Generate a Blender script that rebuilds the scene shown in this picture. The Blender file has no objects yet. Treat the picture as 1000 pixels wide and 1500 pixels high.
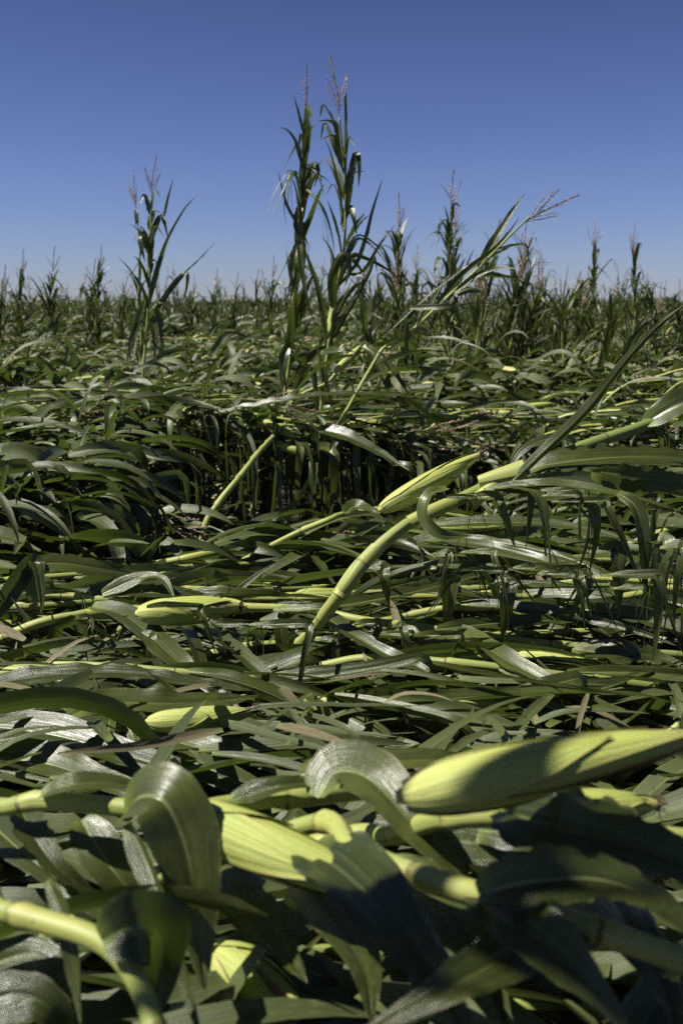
import bpy, math
import numpy as np
from mathutils import Vector, Matrix

# ------------------------------------------------------------------ scene, camera, sky, sun
SC = bpy.context.scene
COL = SC.collection
R = math.radians
CAM_H = 1.10
PITCH = R(11.8)
FPX = 1458.0                     # focal length in photo pixels (35 mm lens on a 36 mm tall frame)
cam_d = bpy.data.cameras.new("camera")
cam = bpy.data.objects.new("camera", cam_d); COL.objects.link(cam)
cam.location = (0, 0, CAM_H)
cam.rotation_euler = (R(90) - PITCH, 0, 0)
cam_d.sensor_fit = 'VERTICAL'; cam_d.sensor_height = 36; cam_d.sensor_width = 24
cam_d.lens = 35
cam_d.clip_start = 0.02; cam_d.clip_end = 6000
cam_d.dof.use_dof = True; cam_d.dof.focus_distance = 2.35; cam_d.dof.aperture_fstop = 6.3
SC.camera = cam

SUN_EL = R(53)
SUN_AZ = math.atan2(-0.97, -0.10)      # from +Y towards +X : sun stands high to the left
to_sun = Vector((math.sin(SUN_AZ) * math.cos(SUN_EL), math.cos(SUN_AZ) * math.cos(SUN_EL), math.sin(SUN_EL)))
world = bpy.data.worlds.new("World"); SC.world = world; world.use_nodes = True
wn = world.node_tree.nodes; wl = world.node_tree.links
for n in list(wn): wn.remove(n)
wo = wn.new('ShaderNodeOutputWorld'); bg = wn.new('ShaderNodeBackground')
sky = wn.new('ShaderNodeTexSky'); sky.sky_type = 'NISHITA'; sky.sun_disc = False
sky.sun_elevation = SUN_EL; sky.sun_rotation = SUN_AZ
sky.altitude = 0; sky.air_density = 0.9; sky.dust_density = 0.2; sky.ozone_density = 3.5
hs = wn.new('ShaderNodeHueSaturation'); hs.inputs['Hue'].default_value = 0.511
hs.inputs['Saturation'].default_value = 1.0; hs.inputs['Value'].default_value = 1.0
tcw = wn.new('ShaderNodeTexCoord'); sz = wn.new('ShaderNodeSeparateXYZ'); wl.new(tcw.outputs['Generated'], sz.inputs[0])
rmp = wn.new('ShaderNodeValToRGB'); cr = rmp.color_ramp
cr.elements[0].position = 0.0; cr.elements[0].color = (.71, .78, 1.10, 1)
cr.elements[1].position = .45; cr.elements[1].color = (.36, .38, .47, 1)
e_ = cr.elements.new(.12); e_.color = (.66, .71, .96, 1)
wl.new(sz.outputs[2], rmp.inputs[0])
mm = wn.new('ShaderNodeMix'); mm.data_type = 'RGBA'; mm.blend_type = 'MULTIPLY'; mm.inputs[0].default_value = 1
wl.new(sky.outputs[0], mm.inputs[6]); wl.new(rmp.outputs[0], mm.inputs[7])
wl.new(mm.outputs[2], hs.inputs['Color'])
wl.new(hs.outputs[0], bg.inputs['Color']); wl.new(bg.outputs[0], wo.inputs['Surface'])
bg.inputs['Strength'].default_value = 0.058
sun_d = bpy.data.lights.new("sun", 'SUN'); sun_d.energy = 5.0; sun_d.angle = R(0.55); sun_d.color = (1.0, 0.95, 0.87)
sun = bpy.data.objects.new("sun", sun_d); COL.objects.link(sun)
sun.rotation_euler = to_sun.to_track_quat('Z', 'Y').to_euler()
SC.view_settings.view_transform = 'Standard'; SC.view_settings.look = 'None'
SC.view_settings.exposure = 0.56; SC.view_settings.gamma = 1.0
SC.render.engine = 'CYCLES'
SC.cycles.max_bounces = 6; SC.cycles.transmission_bounces = 4; SC.cycles.diffuse_bounces = 3
SC.cycles.use_denoising = False

# ------------------------------------------------------------------ point helpers
def ray(px, py):
    x = (px - 500) / FPX; v = (py - 750) / FPX
    c, s = math.cos(PITCH), math.sin(PITCH)
    return np.array([x, c - v * s, -s - v * c])     # camera-forward + offsets
def P(px, py, Y):
    d = ray(px, py); return np.array([0, 0, CAM_H]) + d * (Y / d[1])
def Q(px, py, z):
    d = ray(px, py); return np.array([0, 0, CAM_H]) + d * ((z - CAM_H) / d[2])
def QQ(lst): return np.array([Q(*p) for p in lst])
def PP(lst): return np.array([P(*p) for p in lst])

# ------------------------------------------------------------------ materials
def new_mat(name):
    m = bpy.data.materials.new(name); m.use_nodes = True
    nt = m.node_tree
    for n in list(nt.nodes): nt.nodes.remove(n)
    return m, nt
class NT:
    def __init__(s, nt): s.nt = nt
    def n(s, t, **kw):
        x = s.nt.nodes.new(t)
        for k, v in kw.items(): setattr(x, k, v)
        return x
    def l(s, a, b): s.nt.links.new(a, b)
    def math(s, op, a, b=None, c=None, clamp=False):
        x = s.n('ShaderNodeMath', operation=op); x.use_clamp = clamp
        for i, v in enumerate((a, b, c)):
            if v is None: continue
            if isinstance(v, (int, float)): x.inputs[i].default_value = v
            else: s.l(v, x.inputs[i])
        return x.outputs[0]
    def mix(s, f, a, b, mode='MIX'):
        x = s.n('ShaderNodeMix', data_type='RGBA', blend_type=mode)
        for sock, v in ((x.inputs[0], f), (x.inputs[6], a), (x.inputs[7], b)):
            if isinstance(v, (int, float)): sock.default_value = v
            elif isinstance(v, tuple): sock.default_value = (*v, 1)
            else: s.l(v, sock)
        return x.outputs[2]
    def rng(s, v, a, b, c=0.0, d=1.0):
        x = s.n('ShaderNodeMapRange'); x.clamp = True
        x.inputs[1].default_value = a; x.inputs[2].default_value = b; x.inputs[3].default_value = c; x.inputs[4].default_value = d
        s.l(v, x.inputs[0]); return x.outputs[0]
    def noise(s, vec, scale, detail=2, rough=.5):
        x = s.n('ShaderNodeTexNoise'); x.inputs['Scale'].default_value = scale
        x.inputs['Detail'].default_value = detail; x.inputs['Roughness'].default_value = rough
        s.l(vec, x.inputs['Vector']); return x.outputs['Fac']
    def comb(s, a, b, c):
        x = s.n('ShaderNodeCombineXYZ')
        for i, v in enumerate((a, b, c)):
            if isinstance(v, (int, float)): x.inputs[i].default_value = v
            else: s.l(v, x.inputs[i])
        return x.outputs[0]

def leaf_material(name, dark, light, dry, rough=0.27, trans=0.26):
    m, nt = new_mat(name); k = NT(nt)
    uv = k.n('ShaderNodeUVMap'); uv.uv_map = 'UVMap'
    sep = k.n('ShaderNodeSeparateXYZ'); k.l(uv.outputs[0], sep.inputs[0])
    u, v = sep.outputs[0], sep.outputs[1]       # u across 0..1, v along 0..1
    at = k.n('ShaderNodeAttribute'); at.attribute_name = 'vr'
    vr = at.outputs['Fac']
    off = k.math('MULTIPLY', vr, 37.0)
    # fine parallel veins
    veins = k.noise(k.comb(k.math('MULTIPLY', u, 46.0), k.math('MULTIPLY', v, 1.2), off), 1.0, 3, .65)
    blot = k.noise(k.comb(k.math('MULTIPLY', u, 3.0), k.math('MULTIPLY', v, 9.0), off), 1.0, 3, .6)
    base = k.mix(k.rng(vr, 0, .8), dark, light)
    base = k.mix(k.rng(vr, .72, 1, 0, .6), base, (.16, .175, .045))
    base = k.mix(k.rng(veins, .35, .7, 0, .65), base, light)
    base = k.mix(k.rng(veins, .3, .5, .5, 0), base, tuple(c * .6 for c in dark))
    base = k.mix(k.rng(blot, .42, .75, 0, .5), base, tuple(c * .62 for c in dark))
    # yellow green towards the collar
    base = k.mix(k.math('MULTIPLY', k.rng(v, 0.0, .10, 1, 0), .75), base, (.20, .26, .055))
    # midrib
    du = k.math('ABSOLUTE', k.math('SUBTRACT', u, .5))
    half = k.rng(v, 0, 1, .040, .006)
    mid = k.rng(k.math('SUBTRACT', du, half), -.018, .004, 1, 0)
    mid = k.math('MULTIPLY', k.math('MULTIPLY', mid, k.rng(v, .35, .9, .8, .1)), k.rng(k.math('FRACT', k.math('MULTIPLY', vr, 7.3)), 0, 1, .25, 1.0))
    base = k.mix(mid, base, (.27, .33, .12))
    # torn / dry margins and tips
    edge = k.math('ADD', k.rng(du, .43, .5, 0, 1), k.math('MULTIPLY', k.rng(v, .62, 1, 0, 1.0), k.math('FRACT', k.math('MULTIPLY', vr, 5.7))))
    dryn = k.noise(k.comb(k.math('MULTIPLY', u, 6.0), k.math('MULTIPLY', v, 22.0), off), 1.0, 3)
    base = k.mix(k.math('MULTIPLY', edge, k.rng(dryn, .5, .68), clamp=True), base, dry)
    # pale hail and dust specks
    sp = k.noise(k.comb(k.math('MULTIPLY', u, 16.0), k.math('MULTIPLY', v, 110.0), off), 1.0, 1)
    base = k.mix(k.rng(sp, .735, .78, 0, .55), base, (.30, .32, .22))
    geo = k.n('ShaderNodeNewGeometry')
    base = k.mix(k.math('MULTIPLY', geo.outputs['Backfacing'], .35), base, (.11, .14, .055))
    bs = k.n('ShaderNodeBsdfPrincipled')
    k.l(base, bs.inputs['Base Color'])
    r = k.math('ADD', k.rng(blot, .3, .7, rough - .05, rough + .14), k.math('MULTIPLY', geo.outputs['Backfacing'], .12))
    k.l(r, bs.inputs['Roughness']); bs.inputs['Specular IOR Level'].default_value = .62
    bump = k.n('ShaderNodeBump'); bump.inputs['Strength'].default_value = .32; bump.inputs['Distance'].default_value = .003
    h = k.math('ADD', veins, k.math('ADD', k.math('MULTIPLY', mid, .8), k.math('MULTIPLY', blot, .9)))
    k.l(h, bump.inputs['Height']); k.l(bump.outputs[0], bs.inputs['Normal'])
    tr = k.n('ShaderNodeBsdfTranslucent')
    k.l(k.mix(.5, base, (.16, .26, .03)), tr.inputs['Color'])
    mx = k.n('ShaderNodeMixShader'); mx.inputs[0].default_value = trans
    k.l(bs.outputs[0], mx.inputs[1]); k.l(tr.outputs[0], mx.inputs[2])
    o = k.n('ShaderNodeOutputMaterial'); k.l(mx.outputs[0], o.inputs['Surface'])
    return m

LEAF = leaf_material('corn_leaf', (.019, .030, .007), (.074, .095, .020), (.22, .19, .10))
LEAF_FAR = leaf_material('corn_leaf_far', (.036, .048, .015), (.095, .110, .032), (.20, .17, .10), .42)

def stalk_material():
    m, nt = new_mat('corn_stalk'); k = NT(nt)
    uv = k.n('ShaderNodeUVMap'); uv.uv_map = 'UVMap'
    sep = k.n('ShaderNodeSeparateXYZ'); k.l(uv.outputs[0], sep.inputs[0])
    u, v = sep.outputs[0], sep.outputs[1]         # v counts internodes
    at = k.n('ShaderNodeAttribute'); at.attribute_name = 'vr'; vr = at.outputs['Fac']
    off = k.math('MULTIPLY', vr, 31.0)
    f = k.math('FRACT', v)
    streak = k.noise(k.comb(k.math('MULTIPLY', u, 26.0), k.math('MULTIPLY', v, 1.1), off), 1.0, 3, .6)
    blot = k.noise(k.comb(k.math('MULTIPLY', u, 4.0), k.math('MULTIPLY', v, 4.0), off), 1.0, 4, .6)
    base = k.mix(k.rng(f, .05, .95), (.41, .41, .115), (.29, .33, .085))
    base = k.mix(k.rng(streak, .35, .7, 0, .55), base, (.24, .30, .075))
    base = k.mix(k.rng(blot, .55, .75, 0, .5), base, (.36, .37, .12))
    base = k.mix(k.rng(v, 7.5, 14, 0, .75), base, (.09, .14, .04))
    d = k.math('ABSOLUTE', k.math('SUBTRACT', f, .5))          # .5 at a node
    node = k.math('MULTIPLY', k.rng(d, .475, .495, 0, .9), k.rng(blot, .40, .58, .3, 1))
    base = k.mix(node, base, (.10, .055, .025))
    sp = k.noise(k.comb(k.math('MULTIPLY', u, 20.0), k.math('MULTIPLY', v, 16.0), off), 1.0, 2)
    base = k.mix(k.rng(sp, .68, .74, 0, .6), base, (.16, .10, .04))
    bs = k.n('ShaderNodeBsdfPrincipled'); k.l(base, bs.inputs['Base Color'])
    bs.inputs['Roughness'].default_value = .5; bs.inputs['Specular IOR Level'].default_value = .4
    bump = k.n('ShaderNodeBump'); bump.inputs['Strength'].default_value = .3; bump.inputs['Distance'].default_value = .002
    k.l(k.math('ADD', streak, k.math('MULTIPLY', node, 1.5)), bump.inputs['Height']); k.l(bump.outputs[0], bs.inputs['Normal'])
    o = k.n('ShaderNodeOutputMaterial'); k.l(bs.outputs[0], o.inputs['Surface'])
    return m
STALK = stalk_material()

def husk_material():
    m, nt = new_mat('corn_husk'); k = NT(nt)
    uv = k.n('ShaderNodeUVMap'); uv.uv_map = 'UVMap'
    sep = k.n('ShaderNodeSeparateXYZ'); k.l(uv.outputs[0], sep.inputs[0])
    u, v = sep.outputs[0], sep.outputs[1]         # u across a bract, v along the ear
    at = k.n('ShaderNodeAttribute'); at.attribute_name = 'vr'; vr = at.outputs['Fac']
    off = k.math('MULTIPLY', vr, 23.0)
    veins = k.noise(k.comb(k.math('MULTIPLY', u, 34.0), k.math('MULTIPLY', v, 1.0), off), 1.0, 3, .6)
    blot = k.noise(k.comb(k.math('MULTIPLY', u, 3.0), k.math('MULTIPLY', v, 4.0), off), 1.0, 4, .6)
    base = k.mix(k.rng(veins, .36, .64), (.46, .48, .12), (.27, .335, .06))
    base = k.mix(k.rng(blot, .45, .75, 0, .6), base, (.28, .37, .08))
    base = k.mix(k.rng(v, .0, .35, .55, 0), base, (.55, .56, .19))
    base = k.mix(k.rng(v, .82, 1.02, 0, .55), base, (.42, .37, .16))
    du = k.math('ABSOLUTE', k.math('SUBTRACT', u, .5))
    en = k.noise(k.comb(k.math('MULTIPLY', u, 5.0), k.math('MULTIPLY', v, 9.0), off), 1.0, 3)
    base = k.mix(k.math('MULTIPLY', k.rng(du, .462, .5), k.rng(en, .35, .55, .1, .9)), base, (.26, .12, .08))
    sp = k.noise(k.comb(k.math('MULTIPLY', u, 12.0), k.math('MULTIPLY', v, 26.0), off), 1.0, 2)
    base = k.mix(k.rng(sp, .70, .76, 0, .5), base, (.22, .14, .06))
    bs = k.n('ShaderNodeBsdfPrincipled'); k.l(base, bs.inputs['Base Color'])
    bs.inputs['Roughness'].default_value = .5; bs.inputs['Specular IOR Level'].default_value = .35
    bump = k.n('ShaderNodeBump'); bump.inputs['Strength'].default_value = .55; bump.inputs['Distance'].default_value = .003
    k.l(k.math('ADD', veins, k.math('MULTIPLY', blot, .6)), bump.inputs['Height']); k.l(bump.outputs[0], bs.inputs['Normal'])
    o = k.n('ShaderNodeOutputMaterial'); k.l(bs.outputs[0], o.inputs['Surface'])
    return m
HUSK = husk_material()

def plain_material(name, a, b, rough=.8, scale=40):
    m, nt = new_mat(name); k = NT(nt)
    tc = k.n('ShaderNodeTexCoord')
    nz = k.noise(tc.outputs['Object'], scale, 4, .6)
    bs = k.n('ShaderNodeBsdfPrincipled'); k.l(k.mix(k.rng(nz, .35, .65), a, b), bs.inputs['Base Color'])
    bs.inputs['Roughness'].default_value = rough
    bump = k.n('ShaderNodeBump'); bump.inputs['Strength'].default_value = .5; bump.inputs['Distance'].default_value = .01
    k.l(nz, bump.inputs['Height']); k.l(bump.outputs[0], bs.inputs['Normal'])
    o = k.n('ShaderNodeOutputMaterial'); k.l(bs.outputs[0], o.inputs['Surface'])
    return m
TASSEL = plain_material('tassel_straw', (.36, .24, .17), (.52, .38, .27), .7, 60)
SILK = plain_material('dry_silk', (.06, .025, .012), (.16, .08, .035), .6, 80)
SOIL = plain_material('field_soil', (.010, .0075, .005), (.026, .018, .012), .95, 9)
DRYLEAF = leaf_material('dead_leaf', (.13, .085, .045), (.24, .17, .09), (.30, .22, .13), .6, .1)

# ------------------------------------------------------------------ mesh helpers
def make_mesh(name, V, F, UV, VR, mats, MI=None, smooth=True):
    """V n x 3, F m x 4 (quads), UV n x 2 per vertex, VR n floats"""
    me = bpy.data.meshes.new(name)
    V = np.asarray(V, np.float32); F = np.asarray(F, np.int32)
    me.vertices.add(len(V)); me.vertices.foreach_set('co', V.ravel())
    me.loops.add(F.size); me.loops.foreach_set('vertex_index', F.ravel())
    me.polygons.add(len(F))
    me.polygons.foreach_set('loop_start', np.arange(0, F.size, 4, dtype=np.int32))
    try: me.polygons.foreach_set('loop_total', np.full(len(F), 4, np.int32))
    except Exception: pass
    me.polygons.foreach_set('use_smooth', np.full(len(F), smooth))
    if MI is not None: me.polygons.foreach_set('material_index', np.asarray(MI, np.int32))
    uvl = me.uv_layers.new(name='UVMap')
    uvl.data.foreach_set('uv', np.asarray(UV, np.float32)[F.ravel()].ravel())
    a = me.attributes.new('vr', 'FLOAT', 'POINT'); a.data.foreach_set('value', np.asarray(VR, np.float32))
    for m in mats: me.materials.append(m)
    me.update()
    return me

class Geo:
    def __init__(s): s.V = []; s.F = []; s.U = []; s.R = []; s.M = []; s.n = 0
    def grid(s, pts, uv, vr, mi=0):
        """pts (rows, cols, 3)"""
        r, c = pts.shape[:2]
        s.V.append(pts.reshape(-1, 3)); s.U.append(uv.reshape(-1, 2)); s.R.append(np.full(r * c, vr))
        i = np.arange(r - 1)[:, None] * c + np.arange(c - 1)[None, :]
        f = np.stack([i, i + 1, i + 1 + c, i + c], -1).reshape(-1, 4) + s.n
        s.F.append(f); s.M.append(np.full(len(f), mi)); s.n += r * c
    def mesh(s, name, mats):
        return make_mesh(name, np.concatenate(s.V), np.concatenate(s.F), np.concatenate(s.U), np.concatenate(s.R), mats, np.concatenate(s.M))

def norm(a): return a / (np.linalg.norm(a, axis=-1, keepdims=True) + 1e-9)

def spline(pts, n):
    """Catmull-Rom resample to n points evenly spaced"""
    p = np.asarray(pts, float)
    if len(p) == 2:
        t = np.linspace(0, 1, n)[:, None]; return p[0] * (1 - t) + p[1] * t
    q = np.vstack([2 * p[0] - p[1], p, 2 * p[-1] - p[-2]])
    out = []
    for i in range(1, len(q) - 2):
        t = np.linspace(0, 1, 14, endpoint=False)[:, None]
        a, b, c, d = q[i - 1], q[i], q[i + 1], q[i + 2]
        out.append(.5 * ((2 * b) + (-a + c) * t + (2 * a - 5 * b + 4 * c - d) * t ** 2 + (-a + 3 * b - 3 * c + d) * t ** 3))
    out = np.vstack(out + [p[-1:]])
    L = np.r_[0, np.cumsum(np.linalg.norm(np.diff(out, axis=0), axis=1))]
    s = np.linspace(0, L[-1], n)
    return np.stack([np.interp(s, L, out[:, k]) for k in range(3)], 1)

def frames(path):
    T = norm(np.gradient(path, axis=0))
    up = np.array([0, 0, 1.0]) if abs(T[0][2]) < .9 else np.array([1.0, 0, 0])
    N = np.zeros_like(T); n = np.cross(T[0], up); n /= np.linalg.norm(n)
    for i in range(len(T)):
        n = n - np.dot(n, T[i]) * T[i]; n /= (np.linalg.norm(n) + 1e-9); N[i] = n
    return T, N, np.cross(T, N)

def tube(g, path, rad, sides, vv, vr, mi=0, cap=False, seam=0):
    T, N, B = frames(path)
    a = np.linspace(0, 2 * np.pi, sides + 1)
    ring = (N[:, None] * np.cos(a)[None, :, None] + B[:, None] * np.sin(a)[None, :, None]) * np.asarray(rad)[:, None, None]
    if seam:
        ph = (np.floor(np.asarray(vv)) * 3.3 + vr * 6)[:, None] + .25 * (np.asarray(vv) % 1)[:, None]
        ring = ring * (1 + seam * (1 - (((a[None] - ph) / 6.2832) % 1)) + .02 * np.sin(a[None] * 7 + ph))[..., None]
        ring[:, -1] = ring[:, 0]
    pts = path[:, None] + ring
    if cap:
        pts = np.concatenate([pts, np.repeat(path[-1:, None], sides + 1, 1)]); vv = np.r_[vv, vv[-1]]
    uv = np.stack(np.broadcast_arrays(np.linspace(0, 1, sides + 1)[None], np.asarray(vv)[:, None]), -1)
    g.grid(pts, uv, vr, mi)

# ------------------------------------------------------------------ leaf blades
def blade(g, C, Wd, W, rs, cols=7, fold=.35, ruffle=1.0, shred=0, start=0.0, vr=None, mi=0, endcut=1.0):
    """C centre line, Wd across direction per row, W full width"""
    n = len(C); t = start + (endcut - start) * np.linspace(0, 1, n)
    L = np.linalg.norm(np.diff(C, axis=0), axis=1).sum()
    T = norm(np.gradient(C, axis=0)); Wd = norm(Wd - (Wd * T).sum(1, keepdims=True) * T)
    N = np.cross(T, Wd); N *= np.where(N[:, 2:3].mean() < 0, -1, 1)
    w = .5 * W * (.42 + .58 * np.clip(t / .16, 0, 1) ** .7) * np.clip((1 - t) / rs.uniform(.5, .8), 0, 1) ** .8 + .0006
    w = w * (1 + .02 * np.sin(t * rs.uniform(9, 15) + rs.uniform(0, 6)))
    vr = rs.rand() if vr is None else vr
    fo = fold * (1.15 - .9 * t)
    lam = rs.uniform(.09, .20); pl = rs.uniform(5, 11); tear = rs.uniform(.01, .08) + (rs.rand() < .35) * rs.uniform(.05, .3); pa = rs.uniform(.0003, .0011) * (W / .07); ph = rs.uniform(0, 6.28, 2); amp = ruffle * rs.uniform(.0010, .0055) * np.clip(t / .12, 0, 1) * np.clip((1 - t) / .3, 0, 1) * (W / .075)
    s_arc = t * L
    dev = np.zeros(n)
    def put(ss, i0, i1, extra=None):
        s = np.asarray(ss)[None, :]
        sl = slice(i0, i1)
        side = (s > 0)
        phs = np.where(side, ph[1], ph[0])
        rf = amp[sl, None] * np.abs(s) ** 1.6 * (np.sin(s_arc[sl, None] * 6.283 / lam + phs) + .5 * np.sin(s_arc[sl, None] * 6.283 / (lam * .57) + 2 * phs))
        edge = 1 - np.where(np.abs(s) > .9, tear * np.clip(np.sin(s_arc[sl, None] * 210 + ph[0] * 3 + side) * np.sin(s_arc[sl, None] * 77 + phs) + .3, 0, 1), 0)
        a = w[sl, None] * s * np.cos(fo[sl, None]) * edge
        b = w[sl, None] * np.abs(s) * np.sin(fo[sl, None]) + rf - .0022 * np.exp(-(s / .12) ** 2) * (W / .075) + pa * np.cos(s * pl * 1.7 + ph[0]) * np.clip(t[sl, None] / .1, 0, 1)
        pts = C[sl, None] + Wd[sl, None] * a[..., None] + N[sl, None] * b[..., None]
        if extra is not None: pts = pts + extra[:, None, :]
        uv = np.stack(np.broadcast_arrays(.5 + .5 * s, t[sl, None]), -1)
        g.grid(pts, uv, vr, mi)
    S = np.linspace(-1, 1, cols)
    if shred <= 0:
        put(S, 0, n)
    else:
        i0 = max(2, int(n * rs.uniform(.25, .6)))
        put(S, 0, i0 + 1)
        cuts = np.sort(rs.uniform(-.85, .85, shred)); cuts = np.r_[-1, cuts, 1]
        for j in range(len(cuts) - 1):
            a, b = cuts[j], cuts[j + 1]
            if b - a < .05: continue
            i1 = n if rs.rand() < .6 else int(i0 + (n - i0) * rs.uniform(.35, .9)) + 2
            i1 = min(i1, n)
            if i1 - i0 < 3: continue
            x = np.linspace(0, 1, i1 - i0); q = L * (1 - i0 / n) * (i1 - i0) / (n - i0)
            sp = rs.normal(0, .22); dn = rs.uniform(0, .35)
            ex = (Wd[i0:i1] * (sp * (a + b) * .5 + rs.normal(0, .10)) + N[i0:i1] * rs.normal(0, .16)) * (x ** 1.6)[:, None] * q
            ex[:, 2] -= dn * q * x ** 2
            put(np.linspace(a, b, 3), i0, i1, ex)

NEAR_GROUND = .03
def smooth(a, b, x):
    t = np.clip((x - a) / (b - a), 0, 1); return t * t * (3 - 2 * t)
def mat_top(x, y):
    x = np.asarray(x, float); y = np.asarray(y, float)
    near = np.interp(y, [0, .5, .8, 1.2, 1.7, 2.4, 3.0, 3.3], [.50, .56, .56, .50, .42, .36, .30, .05])
    back = .50 + .05 * np.sin(x * 1.3 + y * .7) + .04 * np.sin(x * 2.9 - y * 1.9)
    fill = smooth(-.62, -1.0, x) * .44 + smooth(.55, 1.0, x) * .30        # the gap is closed at its left and right ends
    gap = np.where(y < 4.0, np.maximum(near, fill * smooth(2.8, 3.2, y)), fill)
    return np.where(y > 4.72, back, gap)

def grow(p, d, w, L, g0, tk, kink, twist, off, n, rs, flo=True):
    """integrates many leaf centre lines together. arrays per leaf"""
    m = len(p); C = np.zeros((m, n, 3)); Wd = np.zeros((m, n, 3))
    ds = L / (n - 1); p = p.copy(); d = norm(d); w = norm(w)
    cx = rs.normal(0, .8, m)
    for i in range(n):
        t = i / (n - 1)
        C[:, i] = p; w = norm(w - (w * d).sum(1, keepdims=True) * d); Wd[:, i] = w
        p = p + d * ds[:, None]
        bend = g0 * (.3 + 1.6 * t) * ds
        kk = (np.abs(t - tk) < .5 / (n - 1) * 1.05) | (np.abs(t - 1 / (n - 1) - tk) < .5 / (n - 1) * 1.05)
        bend = bend + np.where(kk, kink * .5, 0)
        # rotate d towards -z by the bend angle
        dn = np.zeros_like(d); dn[:, 2] = -1
        tn = dn - (dn * d).sum(1, keepdims=True) * d; ln = np.linalg.norm(tn, axis=1, keepdims=True)
        tn = tn / (ln + 1e-6)
        bend = np.minimum(bend, np.arccos(np.clip(-d[:, 2], -1, 1)) * .8)
        d = norm(d * np.cos(bend)[:, None] + tn * np.sin(bend)[:, None] + w * (cx * ds)[:, None])
        nn = np.cross(d, w)
        tw = twist * ds
        w = norm(w * np.cos(tw)[:, None] + nn * np.sin(tw)[:, None])
        if flo:
            f = np.maximum(mat_top(p[:, 0], p[:, 1]) - off, NEAR_GROUND)
            # keep to the plateau if one step would fall off an edge only slightly lower
            hit = p[:, 2] < f
            rise = f - p[:, 2]
            hit &= rise < .12
            p[:, 2] = np.where(hit, p[:, 2] + np.minimum(rise * .45, ds * .35), p[:, 2])
            d[:, 2] = np.where(hit, np.maximum(d[:, 2], .02 + np.minimum(rise * 3, .25)), d[:, 2])
            low = p[:, 2] < NEAR_GROUND
            p[:, 2] = np.where(low, NEAR_GROUND, p[:, 2]); d[:, 2] = np.where(low, 0, d[:, 2])
            flat = norm(np.stack([-d[:, 1], d[:, 0], np.zeros(m)], 1) + 1e-6)
            flat = flat * np.sign((flat * w).sum(1, keepdims=True) + 1e-6)
            w = np.where((hit | low)[:, None], norm(w * .75 + flat * .25), w)
            d = norm(d)
    return C, Wd

# places where a plant of its own lies on top of the pile: (photo x, photo y, distance, radius in photo pixels)
TOPS = []
def keep(pts, Y, r):
    p = spline(np.array([(a, b, 0) for a, b in pts], float), 14)
    TOPS.extend((q[0], q[1], Y, r) for q in p)
keep([(210, 895), (345, 890)], 2.3, 24); keep([(0, 935), (60, 912), (205, 893)], 2.3, 10); keep([(345, 890), (530, 908), (740, 936), (990, 960)], 2.3, 8)
keep([(475, 915), (500, 868), (540, 815), (600, 765), (735, 702), (850, 655), (945, 622)], 2.1, 20)
keep([(558, 746), (702, 666)], 2.2, 24); keep([(770, 685), (1000, 670)], 2.2, 24); keep([(225, 1056), (345, 1045)], 1.6, 20)
keep([(600, 1165), (1000, 1080)], .85, 60); keep([(20, 1183), (180, 1182), (465, 1165)], 1.0, 14); keep([(270, 1195), (500, 1285)], .95, 40); keep([(0, 1335), (140, 1375)], .8, 22)
keep([(150, 890), (260, 965), (350, 1045)], 2.0, 16); keep([(460, 890), (560, 955), (660, 1040)], 2.0, 14); keep([(260, 820), (350, 803), (560, 800)], 2.8, 12); keep([(400, 798), (510, 752)], 2.8, 10)
keep([(300, 690), (420, 770)], 4.6, 45); keep([(430, 700), (560, 700)], 4.6, 30); keep([(870, 820), (980, 775)], 2.3, 12)
TOPS = np.array(TOPS)
def buries(C):
    C = np.asarray(C); d = C - np.array([0, 0, CAM_H]); c, s_ = math.cos(PITCH), math.sin(PITCH)
    f = d[:, 1] * c - d[:, 2] * s_; v = -d[:, 1] * s_ - d[:, 2] * c
    ok = f > .05; f = np.where(ok, f, 1); px = 500 + FPX * d[:, 0] / f; py = 750 + FPX * v / f
    dist = np.hypot(px[:, None] - TOPS[None, :, 0], py[:, None] - TOPS[None, :, 1])
    return bool((((dist < TOPS[None, :, 3]) & (C[:, 1:2] < TOPS[None, :, 2] - .01)) & ok[:, None]).any())

# ------------------------------------------------------------------ objects
def link(name, me, parent=None, loc=None):
    o = bpy.data.objects.new(name, me); COL.objects.link(o)
    if parent is not None: o.parent = parent
    if loc is not None: o.location = loc
    return o
def tag(o, label, cat=None, group=None, kind=None):
    if label: o['label'] = label
    if cat: o['category'] = cat
    if group: o['group'] = group
    if kind: o['kind'] = kind
    return o

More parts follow.
